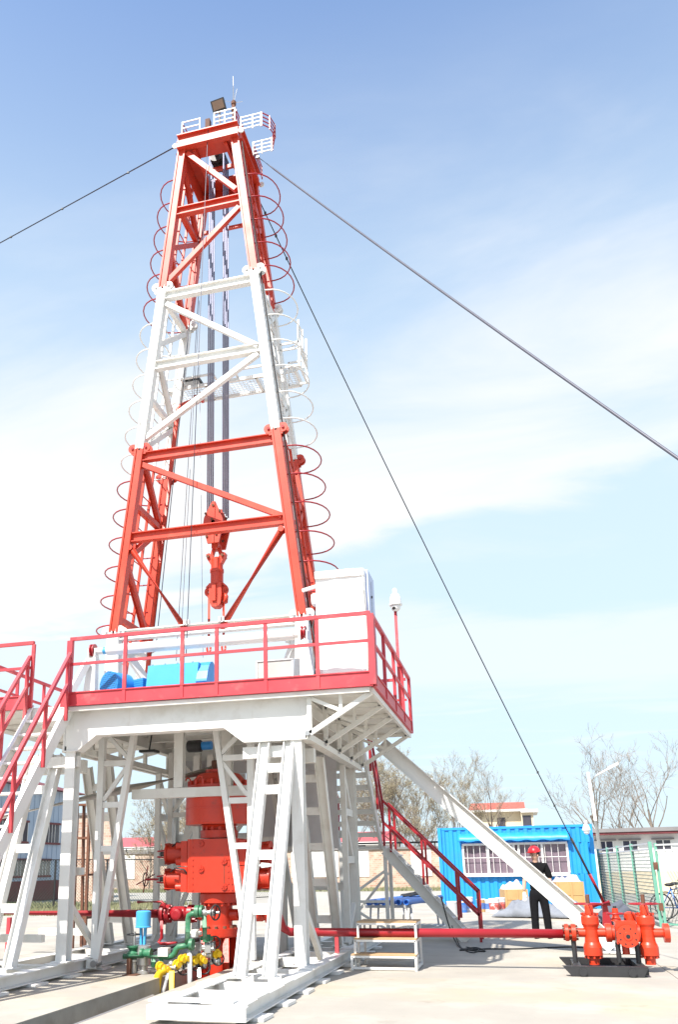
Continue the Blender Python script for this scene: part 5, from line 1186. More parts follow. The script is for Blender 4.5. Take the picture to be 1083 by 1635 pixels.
cbox('side_wall', .02, .08, .122, 2.3, .05, CHt-.03, 'cblue', co); cbox('side_wall', CL-.08, CL-.02, .122, 2.3, .05, CHt-.03, 'cblue', co)
cbox('back_wall', .122, CL-.122, 2.32, 2.38, .05, CHt-.03, 'cblue', co); cbox('roof', .03, CL-.03, .08, 2.36, CHt-.019, CHt+.0, 'cblue', co)
cbox('floor', .13, CL-.13, .15, 2.3, .1, .14, 'dsteel', co)
# corrugated visor above the window
pr = []; s = .70
while s < 4.45: pr += [s]; s += .09
m = MB(); vs_ = []
for k, s in enumerate(pr):
    wv = .022*math.sin(k*1.05); vs_ += [CP(s, .03, 2.47), CP(s, -.20, 2.20+wv)]
m.add(vs_, [(2*i, 2*i+1, 2*i+3, 2*i+2) for i in range(len(pr)-1)], True); vz = m.build('visor', 'cblue', co, fix=False)
sm_ = vz.modifiers.new('t', 'SOLIDIFY'); sm_.thickness = .02
wi = cbox('window', WS0, WS1, .10, .112, WZ0, WZ1, 'curtain', co)
for a_, b_, c_, d_ in ((WS0-.02, WS1+.02, WZ0-.03, WZ0+.04), (WS0-.02, WS1+.02, WZ1-.04, WZ1+.03)):
    cbox('window_frame', a_, b_, .0, .10, c_, d_, 'white', wi)
for s in (WS0, WS0+.84, WS0+1.70, WS0+1.86, WS0+2.62, WS1):
    cbox('window_frame', s-.035, s+.035, .004, .10, WZ0+.041, WZ1-.041, 'white', wi)
s = WS0+.15
while s < WS1-.1: cbox('window_bar', s-.007, s+.007, -.02, -.004, WZ0+.0, WZ1, 'white', wi); s += .213
for z in (WZ0+.55,): cbox('window_bar', WS0, WS1, -.034, -.022, z-.009, z+.009, 'white', wi)
cbox('window_sill', WS0-.1, WS1+.1, -.06, .09, WZ0-.07, WZ0-.032, 'white', wi)
dc = thing('wall_camera', 'white dome camera on the upper right of the blue container', 'camera', CP(CL-.35, -.25, 2.2))
c = P(937, 1323, 30.6); m = MB(); m.lathe(c+V(0, 0, -.06), (0, 0, 1), [(.13, 0), (.135, .03), (.12, .06), (.10, .14), (.05, .22), (.05, .30), (.02, .32)], 16); m.build('housing', 'dome', dc)
m = MB(); m.ball(c+V(0, 0, -.09), .10, 14); m.build('dome', 'dome', dc); m = MB(); m.bar(c+V(0, 0, .22), c+V(0, .5, .22), .05); m.build('arm', 'dome', dc)

# ------------------------------------------------------------------ clutter along the container
def bucket(px, py, h, r, mt, lb, mt2='white'):
    b = G(px, py); o = thing('paint_bucket', lb, 'bucket', b, 'paint buckets by the container')
    m = MB(); m.lathe(b, (0, 0, 1), [(r*.9, .003), (r, h)], 16); m.build('pail', mt, o)
    m = MB(); m.lathe(b+V(0, 0, h*.25), (0, 0, 1), [(r*.935, 0), (r*.995, h*.5)], 16); m.build('label_band', mt2, o)
    m = MB(); m.lathe(b+V(0, 0, h), (0, 0, 1), [(r*1.05, 0), (r*1.05, .025), (r*.9, .03)], 16); m.build('lid', 'dome', o)
M['lbl'] = mat('blue_print_label', (.10, .2, .5), .5, .5, 14); M['lbr'] = mat('red_print_label', (.6, .10, .08), .5, .6, 9, dirt=(.7, .7, .72), dirt_amt=1, dscale=8)
bucket(724, 1461, .36, .17, 'grey', 'plain grey bucket at the left end of the bucket row', 'grey')
bucket(727, 1448, .62, .15, 'dome', 'tall white bucket behind the plain grey one', 'lbl')
bucket(741, 1457, .30, .13, 'pblue', 'small blue labelled bucket right of the grey bucket', 'lbl')
bucket(750, 1456, .42, .14, 'dome', 'white bucket with blue label third in the bucket row', 'lbl')
bucket(770, 1456, .36, .14, 'ply', 'ochre paint bucket in the middle of the bucket row', 'lbl')
bucket(781, 1456, .34, .12, 'grey', 'grey lidded bucket beside the red labelled ones', 'lbl')
bucket(791, 1458, .40, .16, 'dome', 'white bucket with red label near the plywood crate', 'lbr')
bucket(801, 1457, .41, .15, 'dome', 'white bucket with red and blue label nearest the plywood crate', 'lbr')
def crate(p0, p1, h, dp, lb, seed):
    d = (p1-p0); o = thing('plywood_crate', lb, 'crate', (p0+p1)/2, 'plywood crates by the container'); dn = d.normalized(); n_ = V(-dn.y, dn.x, 0); n_ = n_ if n_.y > 0 else -n_
    def hx(a, b, d0, d1, z0, z1, nm, mt='ply'):
        m = MB(); m.hexa([p0+dn*a+n_*d0+V(0, 0, z0), p0+dn*b+n_*d0+V(0, 0, z0), p0+dn*b+n_*d1+V(0, 0, z0), p0+dn*a+n_*d1+V(0, 0, z0), p0+dn*a+n_*d0+V(0, 0, z1), p0+dn*b+n_*d0+V(0, 0, z1), p0+dn*b+n_*d1+V(0, 0, z1), p0+dn*a+n_*d1+V(0, 0, z1)]); return m.build(nm, mt, o)
    L_ = d.length; z = .02
    hx(0, L_, 0, .02, .02, h*.5-.006, 'front_board'); hx(0, L_, 0, .02, h*.5+.006, h, 'front_board')
    hx(0, .02, .02, dp, .02, h-.004, 'side_board'); hx(L_-.02, L_, .02, dp, .02, h-.004, 'side_board'); hx(.02, L_-.02, dp-.02, dp, .02, h-.004, 'back_board'); hx(.02, L_-.02, .02, dp-.02, h*.7, h*.72, 'fill_board')
    for a in (.0, L_/2, L_-.06): hx(a, a+.06, -.018, -.001, .02, h-.001, 'batten')
    bm = bmesh.new(); bmesh.ops.create_grid(bm, x_segments=26, y_segments=12, size=.5); me = bpy.data.meshes.new('cloth_heap'); org = ORG[o.name]
    for v in bm.verts:
        a, b = v.co.x+.5, v.co.y+.5; p = p0+dn*(a*L_)+n_*(.02+b*(dp-.04))
        e = min(a, 1-a, b, 1-b)*6; hh = h*.74+(.13+.18*noise.noise(p*2.6+V(seed, 0, 0))+.10*noise.noise(p*7))*min(1, e)*1.3+h*.18
        v.co = V(p.x, p.y, hh)-org
    for f in bm.faces: f.smooth = True
    bm.to_mesh(me); bm.free(); me.materials.append(M['cloth']); c_ = bpy.data.objects.new('cloth_heap', me); COL.objects.link(c_)
    c_.location = org; tag(c_, 'crumpled pale pink cloth heaped on the %s plywood crate' % ('left' if seed < 5 else 'right'), 'cloth'); ORG[c_.name] = org
crate(G(809, 1455), G(846, 1454.5), .66, .7, 'plywood crate left of the standing worker', 1)
crate(G(893, 1453), G(937, 1452.5), .86, .7, 'taller plywood crate right of the worker, half behind the ramp', 9)
# grey felt tarps
def tarp(name, lb, cx, cy, sx, sy, h, mt, seed, rz=0.):
    bm = bmesh.new(); bmesh.ops.create_grid(bm, x_segments=40, y_segments=24, size=.5); me = bpy.data.meshes.new(name)
    for v in bm.verts:
        a, b = v.co.x*2, v.co.y*2; e = max(0, 1-a*a)*max(0, 1-b*b); p = V(a*sx, b*sy, seed)
        z = .035+h*(e**.6)*(.55+.5*noise.noise(p*1.1)+.35*noise.noise(p*2.7))+.02*noise.noise(p*5)
        q_ = Matrix.Rotation(rz, 3, 'Z') @ V(a*sx/2+.08*noise.noise(p*2+V(3, 0, 0)), b*sy/2+.08*noise.noise(p*2+V(0, 5, 0)), 0)
        v.co = V(q_.x, q_.y, max(.02, z))
    for f in bm.faces: f.smooth = True
    bm.to_mesh(me); bm.free(); me.materials.append(M[mt]); o = bpy.data.objects.new(name, me); COL.objects.link(o); o.location = (cx, cy, 0)
    s_ = o.modifiers.new('t', 'SOLIDIFY'); s_.thickness = .018; tag(o, lb, 'tarp'); return o
tarp('felt_tarp', 'grey felt tarp crumpled on the ground behind the worker', .6, 26.4, 2.5, 1.5, .62, 'tarp', 2.0, -.3)
rf = thing('rolled_felt', 'dark grey rolled felt leaning behind the orange valve manifold', 'felt roll', (2.0, 20.6, 0))
def lumpy(name, a, b, r, seed, par):
    pts = []; rs_ = []
    for i in range(12):
        f = i/11; p = a.lerp(b, f); n_ = noise.noise_vector(p*3+V(seed, 0, 0))*.05; pts.append(p+n_); rs_.append(r*(.75+.5*math.sin(math.pi*min(1, f*1.15+.1))**.5*.6+.25*noise.noise(p*6+V(0, seed, 0))))
    m = MB(); m.tube(pts, rs_, 12); m.build(name, 'dtarp', par)
lumpy('roll', P(958, 1472, 20.6), P(1000, 1441, 20.6), .15, 1, rf); lumpy('roll', P(970, 1480, 20.4), P(1003, 1452, 20.5), .16, 4, rf); lumpy('fold', P(985, 1486, 20.2), P(1006, 1470, 20.3), .17, 9, rf)

# ------------------------------------------------------------------ bench with blue pipes
bn = thing('pipe_rack', 'low grey steel rack standing behind the drill rig stairs', 'rack', (-2.7, 21.2, 0))
b0, b1 = P(583, 1444, 20.2), P(660, 1443, 20.2); zb_ = .56
yk0, yk1 = 20.2, 22.6; dxs = .45
for y, dx in ((yk0, 0), (yk1, dxs)):
    m = MB(); m.bar((b0.x+dx, y, zb_), (b1.x+dx, y, zb_), .06, .06); m.build('rack_beam', 'grey', bn)
    for f in (.12, .28, .85, .95):
        x = lerp(b0.x, b1.x, f)+dx; m = MB(); m.tube([(x, y, zb_-.03), (x+(.04 if f > .5 else -.04), y, .0)], .022, 8); m.build('rack_leg', 'grey', bn)
    m = MB(); m.box((b1.x+dx-.05, y, .012), (.4, .3, .02)); m.build('rack_foot', 'grey', bn)
for k in range(6):
    x = lerp(b0.x+.10, b1.x-.10, k/5.2); r = .062
    m = MB(); m.lathe((x, yk0-.15, zb_+.03+r), (dxs/2.4, 1, 0), [(r*.8, .06), (r*.8, 0), (r, 0), (r, 2.9), (r*.7, 2.95)], 14)
    tag(m.build('blue_pipe', 'pblue'), ['leftmost blue pipe on the grey steel rack', 'second blue pipe from the left on the rack', 'third blue pipe from the left on the rack', 'fourth blue pipe from the left on the rack', 'fifth blue pipe from the left on the rack', 'rightmost blue pipe on the grey steel rack'][k], 'pipe', 'blue pipes on the rack')
dk = tarp('dark_cloth', 'dark folded cloth lying on the far end of the blue pipes', -2.42, 22.2, .75, .5, .10, 'black', 4.0, .2); dk.location.z = zb_+.15; dk['category'] = 'cloth'
# cables on the ground
def snake(name, pts, r, mt, lb):
    from mathutils import geometry
    q_ = []
    P4 = [Vector(p) for p in pts]; P4 = [P4[0]]+P4+[P4[-1]]
    for i in range(1, len(P4)-2):
        for t_ in [k/8 for k in range(8)]:
            a, b, c, d = P4[i-1:i+3]; q_.append(.5*((2*b)+(c-a)*t_+(2*a-5*b+4*c-d)*t_*t_+(-a+3*b-3*c+d)*t_**3))
    m = MB(); m.tube(q_+[P4[-1]], r, 6); return tag(m.build(name, mt), lb, 'cable')
snake('black_cable', [G(705, 1432, .9), G(715, 1470, .5), G(724, 1495, .12), G(733, 1511, .014), G(745, 1516, .014), G(775, 1519, .014), G(760, 1513, .014), G(735, 1517, .014), G(778, 1515, .014), G(830, 1515, .014), G(900, 1512, .014), G(935, 1513, .014)], .012, 'black', 'black cable coiling at the stair foot and running right along the slab')
snake('black_cable', [G(722, 1478, .3), G(730, 1500, .05), G(738, 1514, .014), G(755, 1521, .014), G(765, 1516, .014), G(745, 1512, .014)], .009, 'black', 'short thin black cable tangled at the foot of the back stair')
# rusty stand on the left
rs = thing('rusty_stand', 'tall narrow rusty steel stand between the left skid and the fence', 'stand', (-8.4, 16, 0))
rbx, rby = -8.30, 15.95
def RP(dx, dy, z): return V(rbx+dx, rby+dy, z)
tz = 2.72
feet = ((-.05, -.12), (.20, -.10), (.22, .25), (-.05, .25)); tops = ((-.10, -.08), (.16, -.06), (.16, .12), (-.06, .12))
for (a, b), (c, d) in zip(feet, tops):
    m = MB(); m.bar(RP(a, b, 0), RP(c, d, tz), .05, .05, up=(0, 1, 0)); m.build('leg', 'rust', rs)
for z in (.55, 1.35, 2.05, tz-.02):
    f = z/tz; qs = [RP(lerp(a, c, f), lerp(b, d, f), z) for (a, b), (c, d) in zip(feet, tops)]
    for i in range(4): m = MB(); m.bar(qs[i], qs[(i+1) % 4], .035, .04); m.build('rung', 'rust', rs)

# ------------------------------------------------------------------ right fence, gate and bicycle
fn = thing('green_fence', 'green steel fence with wire grid panels and gate at the right', 'fence', (3.0, 26, 0))
FT = [(955, 1358, 33.0), (970, 1355, 30.2), (986, 1352, 27.6), (1008, 1347, 25.0), (1037.5, 1342, 22.4)]
fps = []
for px, py, Y in FT:
    p = P(px, py, Y); fps.append(V(p.x, Y, 0)); 
    m = MB(); m.bar((p.x+.03, Y, 0), (p.x, Y, 1.90), .075, .06, up=(0, 1, 0)); m.build('post', 'fgreen', fn)
fh = 1.86
for a, b in zip(fps[:-1], fps[1:]):
    for z in (fh, fh-.13, .12):
        m = MB(); m.bar(a+V(0, 0, z), b+V(0, 0, z), .035, .035); m.build('fence_rail', 'grey', fn)
    m = MB(); L_ = (b-a).length; k = 0
    while k*.16 < L_: q_ = a.lerp(b, k*.16/L_); m.bar(q_+V(0, 0, .12), q_+V(0, 0, fh-.13), .011, .011, up=(0, 1, 0)); k += 1
    z = .2
    while z < fh-.15: m.bar(a+V(0, 0, z), b+V(0, 0, z), .016); z += .085
    o = m.build('wire_grid', 'meshw', fn); o['kind'] = 'stuff'
gt = thing('fence_gate', 'open green gate leaf with diamond mesh at the right picture edge', 'gate', (3.5, 22, 0))
g0 = fps[-1]+V(.10, -.12, 0); g1 = g0+V(1.9, -2.4, 0)
gd = (g1-g0)
for f, w_ in ((0, .06), (.42, .075), (1, .06)):
    q_ = g0+gd*f; m = MB(); m.bar(q_+V(0, 0, .05), q_+V(0, 0, 1.86+(.06 if f == .42 else 0)), w_, w_*.8, up=(0, 1, 0)); m.build('gate_post', 'fgreen', gt)
for z in (.08, 1.70, 1.82): m = MB(); m.bar(g0+V(0, 0, z), g1+V(0, 0, z), .045, .04); m.build('gate_rail', 'grey' if z > 1 else 'fgreen', gt)
m = MB(); n_ = 34; L_ = gd.length
for k in range(-20, n_+1):
    for s in (1, -1):
        a_ = k*L_/n_; run = 1.6*.55
        q0 = [a_, .1] if s > 0 else [a_+run, .1]; q1 = [a_+run, 1.68] if s > 0 else [a_, 1.68]
        if min(q0[0], q1[0]) < 0 or max(q0[0], q1[0]) > L_: continue
        m.bar(g0+gd.normalized()*q0[0]+V(0, 0, q0[1]), g0+gd.normalized()*q1[0]+V(0, 0, q1[1]), .007)
o = m.build('diamond_mesh', 'meshw', gt); o['kind'] = 'stuff'
for z in (1.35, .45): m = MB(); m.box(g0+V(-.05, -.02, z), (.09, .06, .17)); m.build('hinge', 'rust', gt)
def bicycle(c, rz, lb, mt):
    o = thing('bicycle', lb, 'bicycle', c, 'bicycles behind the gate'); d = V(math.cos(rz), math.sin(rz), 0); c = Vector(c)
    def Q(a, z): return c+d*a+V(0, 0, z)
    for a in (-.52, .52):
        m = MB(); m.tube([Q(a+.33*math.cos(t_), .34+.33*math.sin(t_)) for t_ in [2*math.pi*i/28 for i in range(28)]], .018, 6, closed=True); wh = m.build('wheel', 'black', o)
        m = MB(); 
        for k in range(12): q_ = 2*math.pi*k/12; m.tube([Q(a, .34), Q(a+.31*math.cos(q_), .34+.31*math.sin(q_))], .003, 3)
        s_ = m.build('spokes', 'steel', wh); s_['kind'] = 'stuff'
    fr = MB()
    for a, b in (((-.52, .34), (-.08, .32)), ((-.08, .32), (-.2, .82)), ((-.52, .34), (-.19, .78)), ((-.08, .32), (.36, .74)), ((-.19, .76), (.34, .84)), ((.52, .34), (.33, .9))): fr.tube([Q(*a), Q(*b)], .018, 6)
    fr.build('frame', mt, o)
    m = MB(); m.ball(Q(-.22, .88), .12, 10, (1, .7, .35)); m.build('saddle', 'black', o)
    s_ = V(-d.y, d.x, 0); m = MB(); m.tube([Q(.22, .98)+s_*.26, Q(.32, 1.0)+s_*.1, Q(.33, .95), Q(.32, 1.0)-s_*.1, Q(.22, .98)-s_*.26], .014, 6); m.build('handlebar', 'steel', o)
    m = MB(); m.lathe(Q(.62, .70), (0, 0, 1), [(.13, 0), (.16, .24)], 12); m.build('basket', 'rust', o)
bicycle((3.85, 24.6, 0), .5, 'blue bicycle with a basket parked behind the green gate', 'pblue')
bicycle((4.2, 25.9, 0), .35, 'dark bicycle parked behind the blue one at the right edge', 'dsteel')

# ------------------------------------------------------------------ white building on the right, lamp post
wb = thing('white_building', 'low white building with small windows behind the green fence', 'building', (8, 50, 0))
wa, wbp = V(2.2, 46.5, 0), V(30, 42.0, 0); wd = (wbp-wa).normalized(); wn = V(-wd.y, wd.x, 0)
def WB(name, s0, s1, d0, d1, z0, z1, mt, par=wb):
    m = MB(); f = lambda s, d, z: wa+wd*s+wn*d+V(0, 0, z)
    m.hexa([f(s0, d0, z0), f(s1, d0, z0), f(s1, d1, z0), f(s0, d1, z0), f(s0, d0, z1), f(s1, d0, z1), f(s1, d1, z1), f(s0, d1, z1)]); return m.build(name, mt, par)
WB('wall', 0, 28, .0, 6, 1.0, 2.72, 'plaster'); WB('plinth', -.02, 28, -.03, 6, 0, .998, 'cream')
WB('roof', -.4, 28.4, -.55, 6.3, 2.84, 3.02, 'roofgrey'); WB('fascia', -.38, 28.4, -.5, 6.2, 2.722, 2.838, 'eave')
for px in (968, 1007, 1060):
    d_ = _ray(px, 1346); t_ = (wa.cross(wd).z)/(Vector((d_.x, d_.y, 0)).cross(wd).z); q_ = V(d_.x*t_, d_.y*t_, 0); s = (q_-wa).dot(wd)
    wn_ = WB('window', s-.32, s+.32, -.015, .02, 1.95, 2.42, 'glass')
    for e in (-.34, 0, .34): WB('window_frame', s+e-.025, s+e+.025, -.04, -.016, 1.93, 2.44, 'white', wn_)
    WB('lintel', s-.5, s+.5, -.12, -.002, 2.46, 2.52, 'roofgrey', wn_)
lp = thing('street_lamp', 'white street lamp with one arm above the blue container', 'street lamp', (3.3, 40, 0))
l0, l1 = P(958.5, 1354, 40), P(939.5, 1233, 40); base_ = l0+(l0-l1)*(l0.z/(l1.z-l0.z)); 
m = MB(); m.tube([base_, l1], [.085, .055], 10); m.build('pole', 'white', lp)
l2 = P(975, 1227, 39.6); m = MB(); m.tube([P(945, 1247, 40), P(955, 1237, 39.9), P(972, 1228, 39.7)], .04, 8); m.build('arm', 'white', lp)
l3 = P(988, 1221, 39.5); m = MB(); m.prism([l2+V(-.1, -.12, -.06), l3+V(0, -.10, 0), l3+V(0, .10, 0), l2+V(-.1, .12, -.06)], V(0, 0, .12)); m.build('lamp_head', 'white', lp)

# ------------------------------------------------------------------ far brick wall, houses
bw = thing('boundary_wall', 'long low brick boundary wall with white painted panels behind the rig', 'wall', (-14, 58, 0))
m = MB(); m.span((-48, 58, 0), (-4.0, 58.3, 2.45)); m.build('brickwork', 'brick', bw)
for x0_, x1_ in ((-14.6, -11.4), (-11.1, -9.35), (-6.6, -5.3), (-19, -16), (-30, -26)):
    m = MB(); m.span((x0_, 57.96, .75), (x1_, 57.998, 2.4)); m.build('painted_panel', 'plaster', bw)
m = MB(); m.span((-48, 57.9, 2.452), (-4, 58.4, 2.58)); m.build('coping', 'roofgrey', bw)
m = MB(); m.tube([(-48, 57.8, 2.85), (-4, 57.8, 2.85)], .07, 6); m.build('wall_pipe', 'dsteel', bw)
for k in range(12):
    x = -5-3.6*k; m = MB(); m.bar((x, 57.8, 2.58), (x, 57.8, 2.8), .07); m.build('pipe_bracket', 'dsteel', bw)
gs = MB(); rnd = random.Random(3)
for i in range(9000):
    x = rnd.uniform(-46, -3); y = rnd.uniform(53.0, 57.8); h = rnd.uniform(.06, .22); a = rnd.uniform(0, 3.1); dx, dy = .03*math.cos(a), .03*math.sin(a)
    gs.add([(x-dx, y-dy, -.03), (x+dx, y+dy, -.03), (x+rnd.uniform(-.06, .06), y, h)], [(0, 1, 2)])
for i in range(14000):
    x = rnd.uniform(-27, -13); y = rnd.uniform(26.5, 36); h = rnd.uniform(.05, .18); a = rnd.uniform(0, 3.1); dx, dy = .03*math.cos(a), .03*math.sin(a)
    gs.add([(x-dx, y-dy, -.03), (x+dx, y+dy, -.03), (x+rnd.uniform(-.05, .05), y, h)], [(0, 1, 2)])
o = gs.build('grass', 'grass', fix=False); o['kind'] = 'stuff'; o['label'] = 'short dry grass along the boundary wall and fence'; o['category'] = 'grass'
def lawn(x0_, x1_, y0_, y1_):
    m = MB(); m.add([(x0_, y0_, -.02), (x1_, y0_, -.02), (x1_, y1_, -.02), (x0_, y1_, -.02)], [(0, 1, 2, 3)]); struct(m.build('lawn', 'grass', fix=False))
lawn(-46, -3, 53, 58); lawn(-27, SX0+3.5 if False else -16.75, 26.5, 36.5)
def house(lb, x0_, x1_, y0_, dp, h, rh, wall_mt, roof_mt, wins=(), cat='house'):
    o = thing('house', lb, cat, ((x0_+x1_)/2, y0_+dp/2, 0)); m = MB(); m.span((x0_, y0_, 0), (x1_, y0_+dp, h)); m.build('wall', wall_mt, o)
    m = MB(); m.prism([(x0_-.5, y0_-.6, h+.002), (x0_-.5, y0_+dp/2, h+rh), (x0_-.5, y0_+dp+.6, h+.002)], (x1_-x0_+1, 0, 0)); m.build('roof', roof_mt, o)
    m = MB(); m.span((x0_-.7, y0_-.75, h-.22), (x1_+.7, y0_-.02, h-.002)); m.build('eaves', 'plaster', o)
    for (s0, s1, z0, z1) in wins:
        m = MB(); m.span((s0, y0_-.03, z0), (s1, y0_+.02, z1)); w_ = m.build('window', 'glass', o)
        m = MB(); m.span((s0-.1, y0_-.06, z0-.1), (s1+.1, y0_-.032, z0)); m.build('window_sill', 'plaster', w_)
    return o
hA, hB = P(757, 1300, 95), P(832, 1300, 95); zE = P(800, 1293, 95).z; zRg = P(800, 1277, 95).z
hv_ = house('cream villa with red tiled roof behind the blue container', hA.x, hB.x, 95, 9, zE, zRg-zE, 'cream', 'roof', [(hB.x-2.4, hB.x-1.6, zE-2.2, zE-.8)])
hC, hD = P(832, 1300, 94), P(852, 1300, 94)
m = MB(); m.span((hC.x+.02, 94, 0), (hD.x, 100, zE-.4)); m.build('side_wing', 'cream', hv_)
m = MB(); m.span((hC.x+.03, 93.6, zE-.398), (hD.x+.5, 100.3, zE-.1)); m.build('flat_roof', 'plaster', hv_)
m = MB(); m.span((hC.x+.15, 93.96, zE-2.0), (hC.x+1.0, 93.99, zE-.7)); m.build('window', 'glass', hv_)
hA, hB = P(480, 1335, 70), P(617, 1335, 70)
house('low white house with rose red sheet roof behind the boundary wall', hA.x, hB.x, 70, 7, P(560, 1345, 70).z, P(560, 1326, 70).z-P(560, 1345, 70).z, 'plaster', 'rose', [(hA.x+2, hA.x+2.8, 2.2, 3.0), (hA.x+4.5, hA.x+5.3, 2.2, 3.0)])
hA, hB = P(165, 1330, 76), P(330, 1330, 76)
house('low house with rose roof seen under the drill floor', hA.x, hB.x, 76, 7, P(250, 1352, 76).z, 1.0, 'plaster', 'rose')

# ------------------------------------------------------------------ blue grey factory on the left with chain link fence
fb = thing('cladded_building', 'blue grey clad factory building with dark barred windows at the far left', 'building', (-26, 34, 0))
FX = -23.0; fy0, fy1, fz0, fz1 = 24.0, 43.5, .95, 5.42
m = MB(); m.span((FX-9, fy0, fz0), (FX, fy1, fz1)); m.build('wall', 'clad', fb)
for k in range(40):
    y = fy0+.25+k*.49
    m = MB(); m.span((FX+.002, y, fz0+.02), (FX+.02, y+.07, fz1-.02)); m.build('cladding_rib', 'clad', fb)
m = MB(); m.span((FX-9, fy0, 0), (FX+.03, fy1, fz0-.002)); m.build('plinth', 'eave', fb)
m = MB(); m.prism([(FX+.45, fy0-.3, fz1), (FX-4.5, fy0-.3, fz1+1.3), (FX-9.4, fy0-.3, fz1)], (0, fy1-fy0+.8, 0)); m.build('roof', 'eave', fb)
for px in (-60, 8, 30, 82, 70, 110):
    for z0_, z1_, ok in ((2.75, 3.75, 1), (1.15, 1.95, 1)):
        y = None
        d_ = _ray(px, 1320); t_ = FX/d_.x; y = d_.y*t_
        if px in (70,) and z0_ > 2: continue
        if px == 82 and z0_ < 2: continue
        m = MB(); m.span((FX+.005, y-.75, z0_), (FX+.03, y+.75, z1_)); w_ = m.build('window', 'glass', fb)
        for zz in (z0_, z1_): m = MB(); m.span((FX+.005, y-.85, zz-.05), (FX+.07, y+.85, zz+.05)); m.build('window_trim', 'eave', w_)
        for e in (-.3, .0, .3, -.75, .75): m = MB(); m.span((FX+.031, y+e-.02, z0_), (FX+.045, y+e+.02, z1_)); m.build('window_bar', 'white2', w_)
cf = thing('chain_link_fence', 'dark green chain link fence in front of the factory and wall', 'fence', (-16, 30, 0))
ca, cb_ = V(-21, 25.0, 0), V(-11.5, 42, 0); cdd = cb_-ca
for k in range(9):
    q_ = ca+cdd*(k/8); m = MB(); m.bar(q_, q_+V(0, 0, 1.85), .06, .06, up=(0, 1, 0)); m.build('fence_post', 'dsteel', cf)
for z in (.06, 1.83): m = MB(); m.bar(ca+V(0, 0, z), cb_+V(0, 0, z), .04, .04); m.build('fence_rail', 'dsteel', cf)
m = MB(); L_ = cdd.length; dn = cdd.normalized(); k = 0
while k*.13 < L_-1.8:
    a_ = k*.13
    m.tube([ca+dn*a_+V(0, 0, .06), ca+dn*(a_+1.77)+V(0, 0, 1.83)], .008, 3, caps=False); m.tube([ca+dn*(a_+1.77)+V(0, .004, .06), ca+dn*a_+V(0, .004, 1.83)], .008, 3, caps=False); k += 1
M['meshg'] = mat('green_mesh_wire', (.03, .075, .05), .6, .2, 3)
o = m.build('chain_mesh', 'meshg', cf); o['kind'] = 'stuff'
bp2 = thing('brick_pier', 'weathered brick gable wall behind the rusty stand', 'wall', (-14.8, 36, 0))
a_, b_ = P(126, 1300, 38), P(160, 1300, 38); m = MB(); m.span((a_.x, 38, 0), (b_.x+.6, 38.5, P(140, 1302, 38).z)); m.build('brickwork', 'brick', bp2)
m = MB(); m.span((a_.x-.1, 37.9, P(140, 1302, 38).z+.002), (b_.x+.7, 38.6, P(140, 1302, 38).z+.12)); m.build('coping', 'roofgrey', bp2)

# ------------------------------------------------------------------ bare trees
def tree(lb, base, H, spread, seed, upr=.55, nb=7, lean=0.0, buds=0, ks=(3, 3, 4)):
    rn = random.Random(seed); base = Vector(base); o = thing('bare_tree', lb, 'tree', base, 'bare trees beyond the yard')
    tr_, tw, bd_ = MB(), MB(), MB()
    def grow(p, d, ln, r, lev):
        n_ = 4 if lev < 2 else 3; pts = [p]; rs_ = [r]
        for i in range(n_):
            d = (d+V(rn.gauss(0, .10+.03*lev), rn.gauss(0, .10+.03*lev), rn.gauss(.05, .05))).normalized(); p = p+d*(ln/n_); pts.append(p); rs_.append(max(r*(1-.5*(i+1)/n_), .006))
        (tr_ if lev < 2 else tw).tube(pts, rs_, 6 if lev < 2 else 3, caps=False)
        if lev >= 5 or ln < .22:
            if buds:
                for q_ in pts[1:]:
                    for _ in range(buds):
                        c = q_+V(rn.gauss(0, .06), rn.gauss(0, .06), rn.gauss(0, .06)); s_ = rn.uniform(.02, .045)
                        bd_.add([c+V(rn.uniform(-s_, s_), rn.uniform(-s_, s_), rn.uniform(-s_, s_)) for _k in range(3)], [(0, 1, 2)])
            return
        k = rn.choice(ks) if lev else nb
        for i in range(k):
            f = rn.uniform(.35, 1.0) if lev else .35+.65*(i+.5)/k
            idx = min(int(f*n_), n_-1); q_ = pts[idx].lerp(pts[idx+1], f*n_-idx)
            ang = rn.uniform(0, 6.28); sp = rn.uniform(.35, .8)*spread
            _, s_, u_2 = _basis(d, (1, 0, 0) if abs(d.x) < .8 else (0, 1, 0))
            nd = (d*(1-.25*sp)+(s_*math.cos(ang)+u_2*math.sin(ang))*sp+V(0, 0, upr*.25)).normalized()
            grow(q_, nd, ln*rn.uniform(.5, .72), max(rs_[idx]*rn.uniform(.4, .6), .0085), lev+1)
    grow(base, V(lean, 0, 1).normalized(), H*.48, H*.0125, 0)
    tr_.build('trunk', 'bark', o, fix=False); c_ = tw.build('crown', 'twig', o, fix=False)
    if buds: b_ = bd_.build('spring_buds', 'bud', o, fix=False); b_['kind'] = 'stuff'
def TB(px, Y): return V(P(px, 1400, Y).x, Y, -.03)
def th(px, py, Y): return P(px, py, Y).z*1.06
tree('broad bare tree just right of the drill floor', TB(648, 64), th(648, 1208, 64), .8, 11, .8, 9, 0, 4, ks=(3, 4, 4))
tree('slender bare tree behind the handrail of the back stair', TB(690, 66), th(690, 1222, 66), .75, 12, .9, 8, 0, 4, ks=(3, 4, 4))
tree('low bushy bare tree at the left edge of the blue container', TB(676, 60), th(676, 1285, 60), .9, 13, .6, 9, 0, 2)
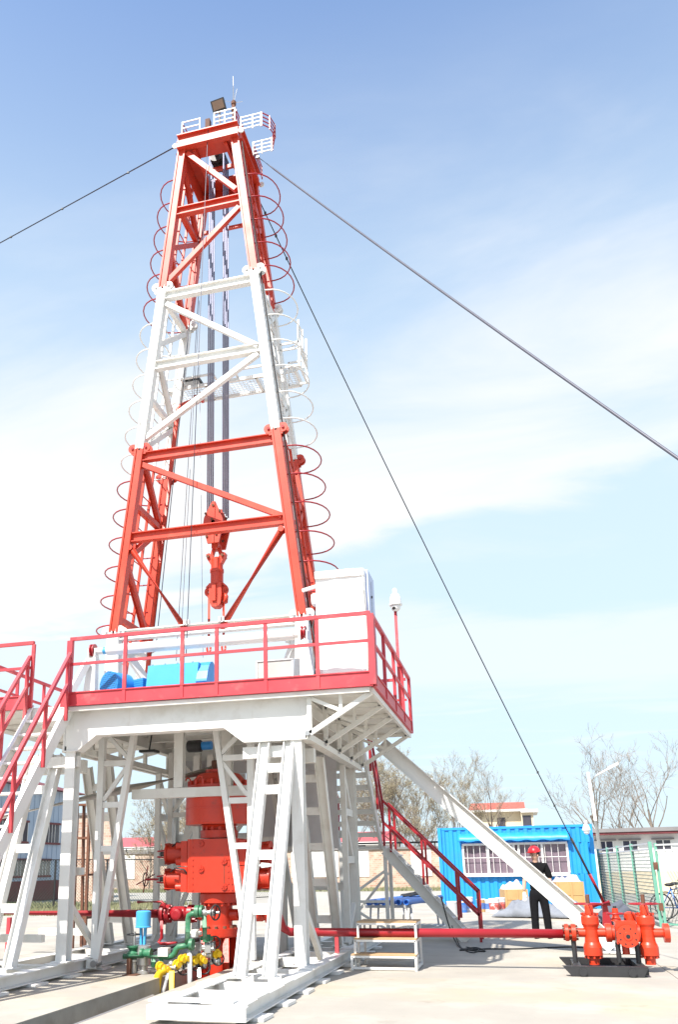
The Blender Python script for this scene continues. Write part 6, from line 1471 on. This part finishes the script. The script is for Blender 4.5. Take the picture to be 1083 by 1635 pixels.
tree('bare tree in front of the cream villa', TB(792, 85), th(792, 1222, 85), .7, 14, 1.0, 10, 0, 3, ks=(2, 3, 3))
tree('bare tree behind the white street lamp', TB(972, 62), th(968, 1192, 62), 1.0, 15, .45, 9, -.12, ks=(2, 3, 3))
tree('tall bare tree at the right picture edge', TB(1062, 60), th(1055, 1175, 60), 1.0, 16, .5, 9, -.06, ks=(2, 3, 3))
tree('bare tree leaning left above the white building roof', TB(1030, 66), th(1030, 1215, 66), 1.0, 17, .5, 8, -.15, ks=(2, 3, 3))
tree('small bare tree seen under the left half of the drill floor', TB(262, 60), th(262, 1255, 60), .85, 18, .7, 8, 0, 2)
tree('small bare tree seen behind the annular preventer', TB(312, 66), th(312, 1265, 66), .85, 19, .7, 8, 0, 2)
tree('thin bare tree seen between stair treads', TB(560, 62), th(560, 1235, 62), .8, 20, .7, 8, 0, 2)
tree('low leafless shrub in front of the rose roof under the drill floor', TB(238, 56), th(238, 1300, 56), 1.0, 22, .5, 10, 0, 2)
tree('leafless shrub between the left truss and the preventer', TB(278, 54), th(278, 1290, 54), 1.0, 23, .5, 10, 0, 2)
tree('slim bare tree left of the blue container, behind the handrail', TB(722, 72), th(722, 1225, 72), .75, 24, .9, 8, 0, 4, ks=(3, 4, 4))
tree('bare tree close behind the cantilevered floor corner', TB(612, 70), th(612, 1215, 70), .8, 25, .8, 8, 0, 4, ks=(3, 4, 4))
tree('bare tree behind the front left stair', TB(20, 75), th(20, 1280, 75), .8, 21, .7, 7)
hg = MB(); rnd = random.Random(5)
for i in range(5200):
    x = rnd.uniform(-70, 60); y = rnd.uniform(104, 112); h = rnd.uniform(2.2, 5.4)*(.8+.3*noise.noise(V(x*.12, 0, 0))); q_ = V(x, y, -.03); tp_ = V(x+rnd.gauss(0, .5), y+rnd.gauss(0, .4), h)
    hg.tube([q_+(tp_-q_)*.2, tp_], [.035, .012], 3, caps=False)
o = hg.build('far_thicket', 'twig', fix=False); o['kind'] = 'stuff'; o['label'] = 'far leafless thicket along the skyline'; o['category'] = 'thicket'
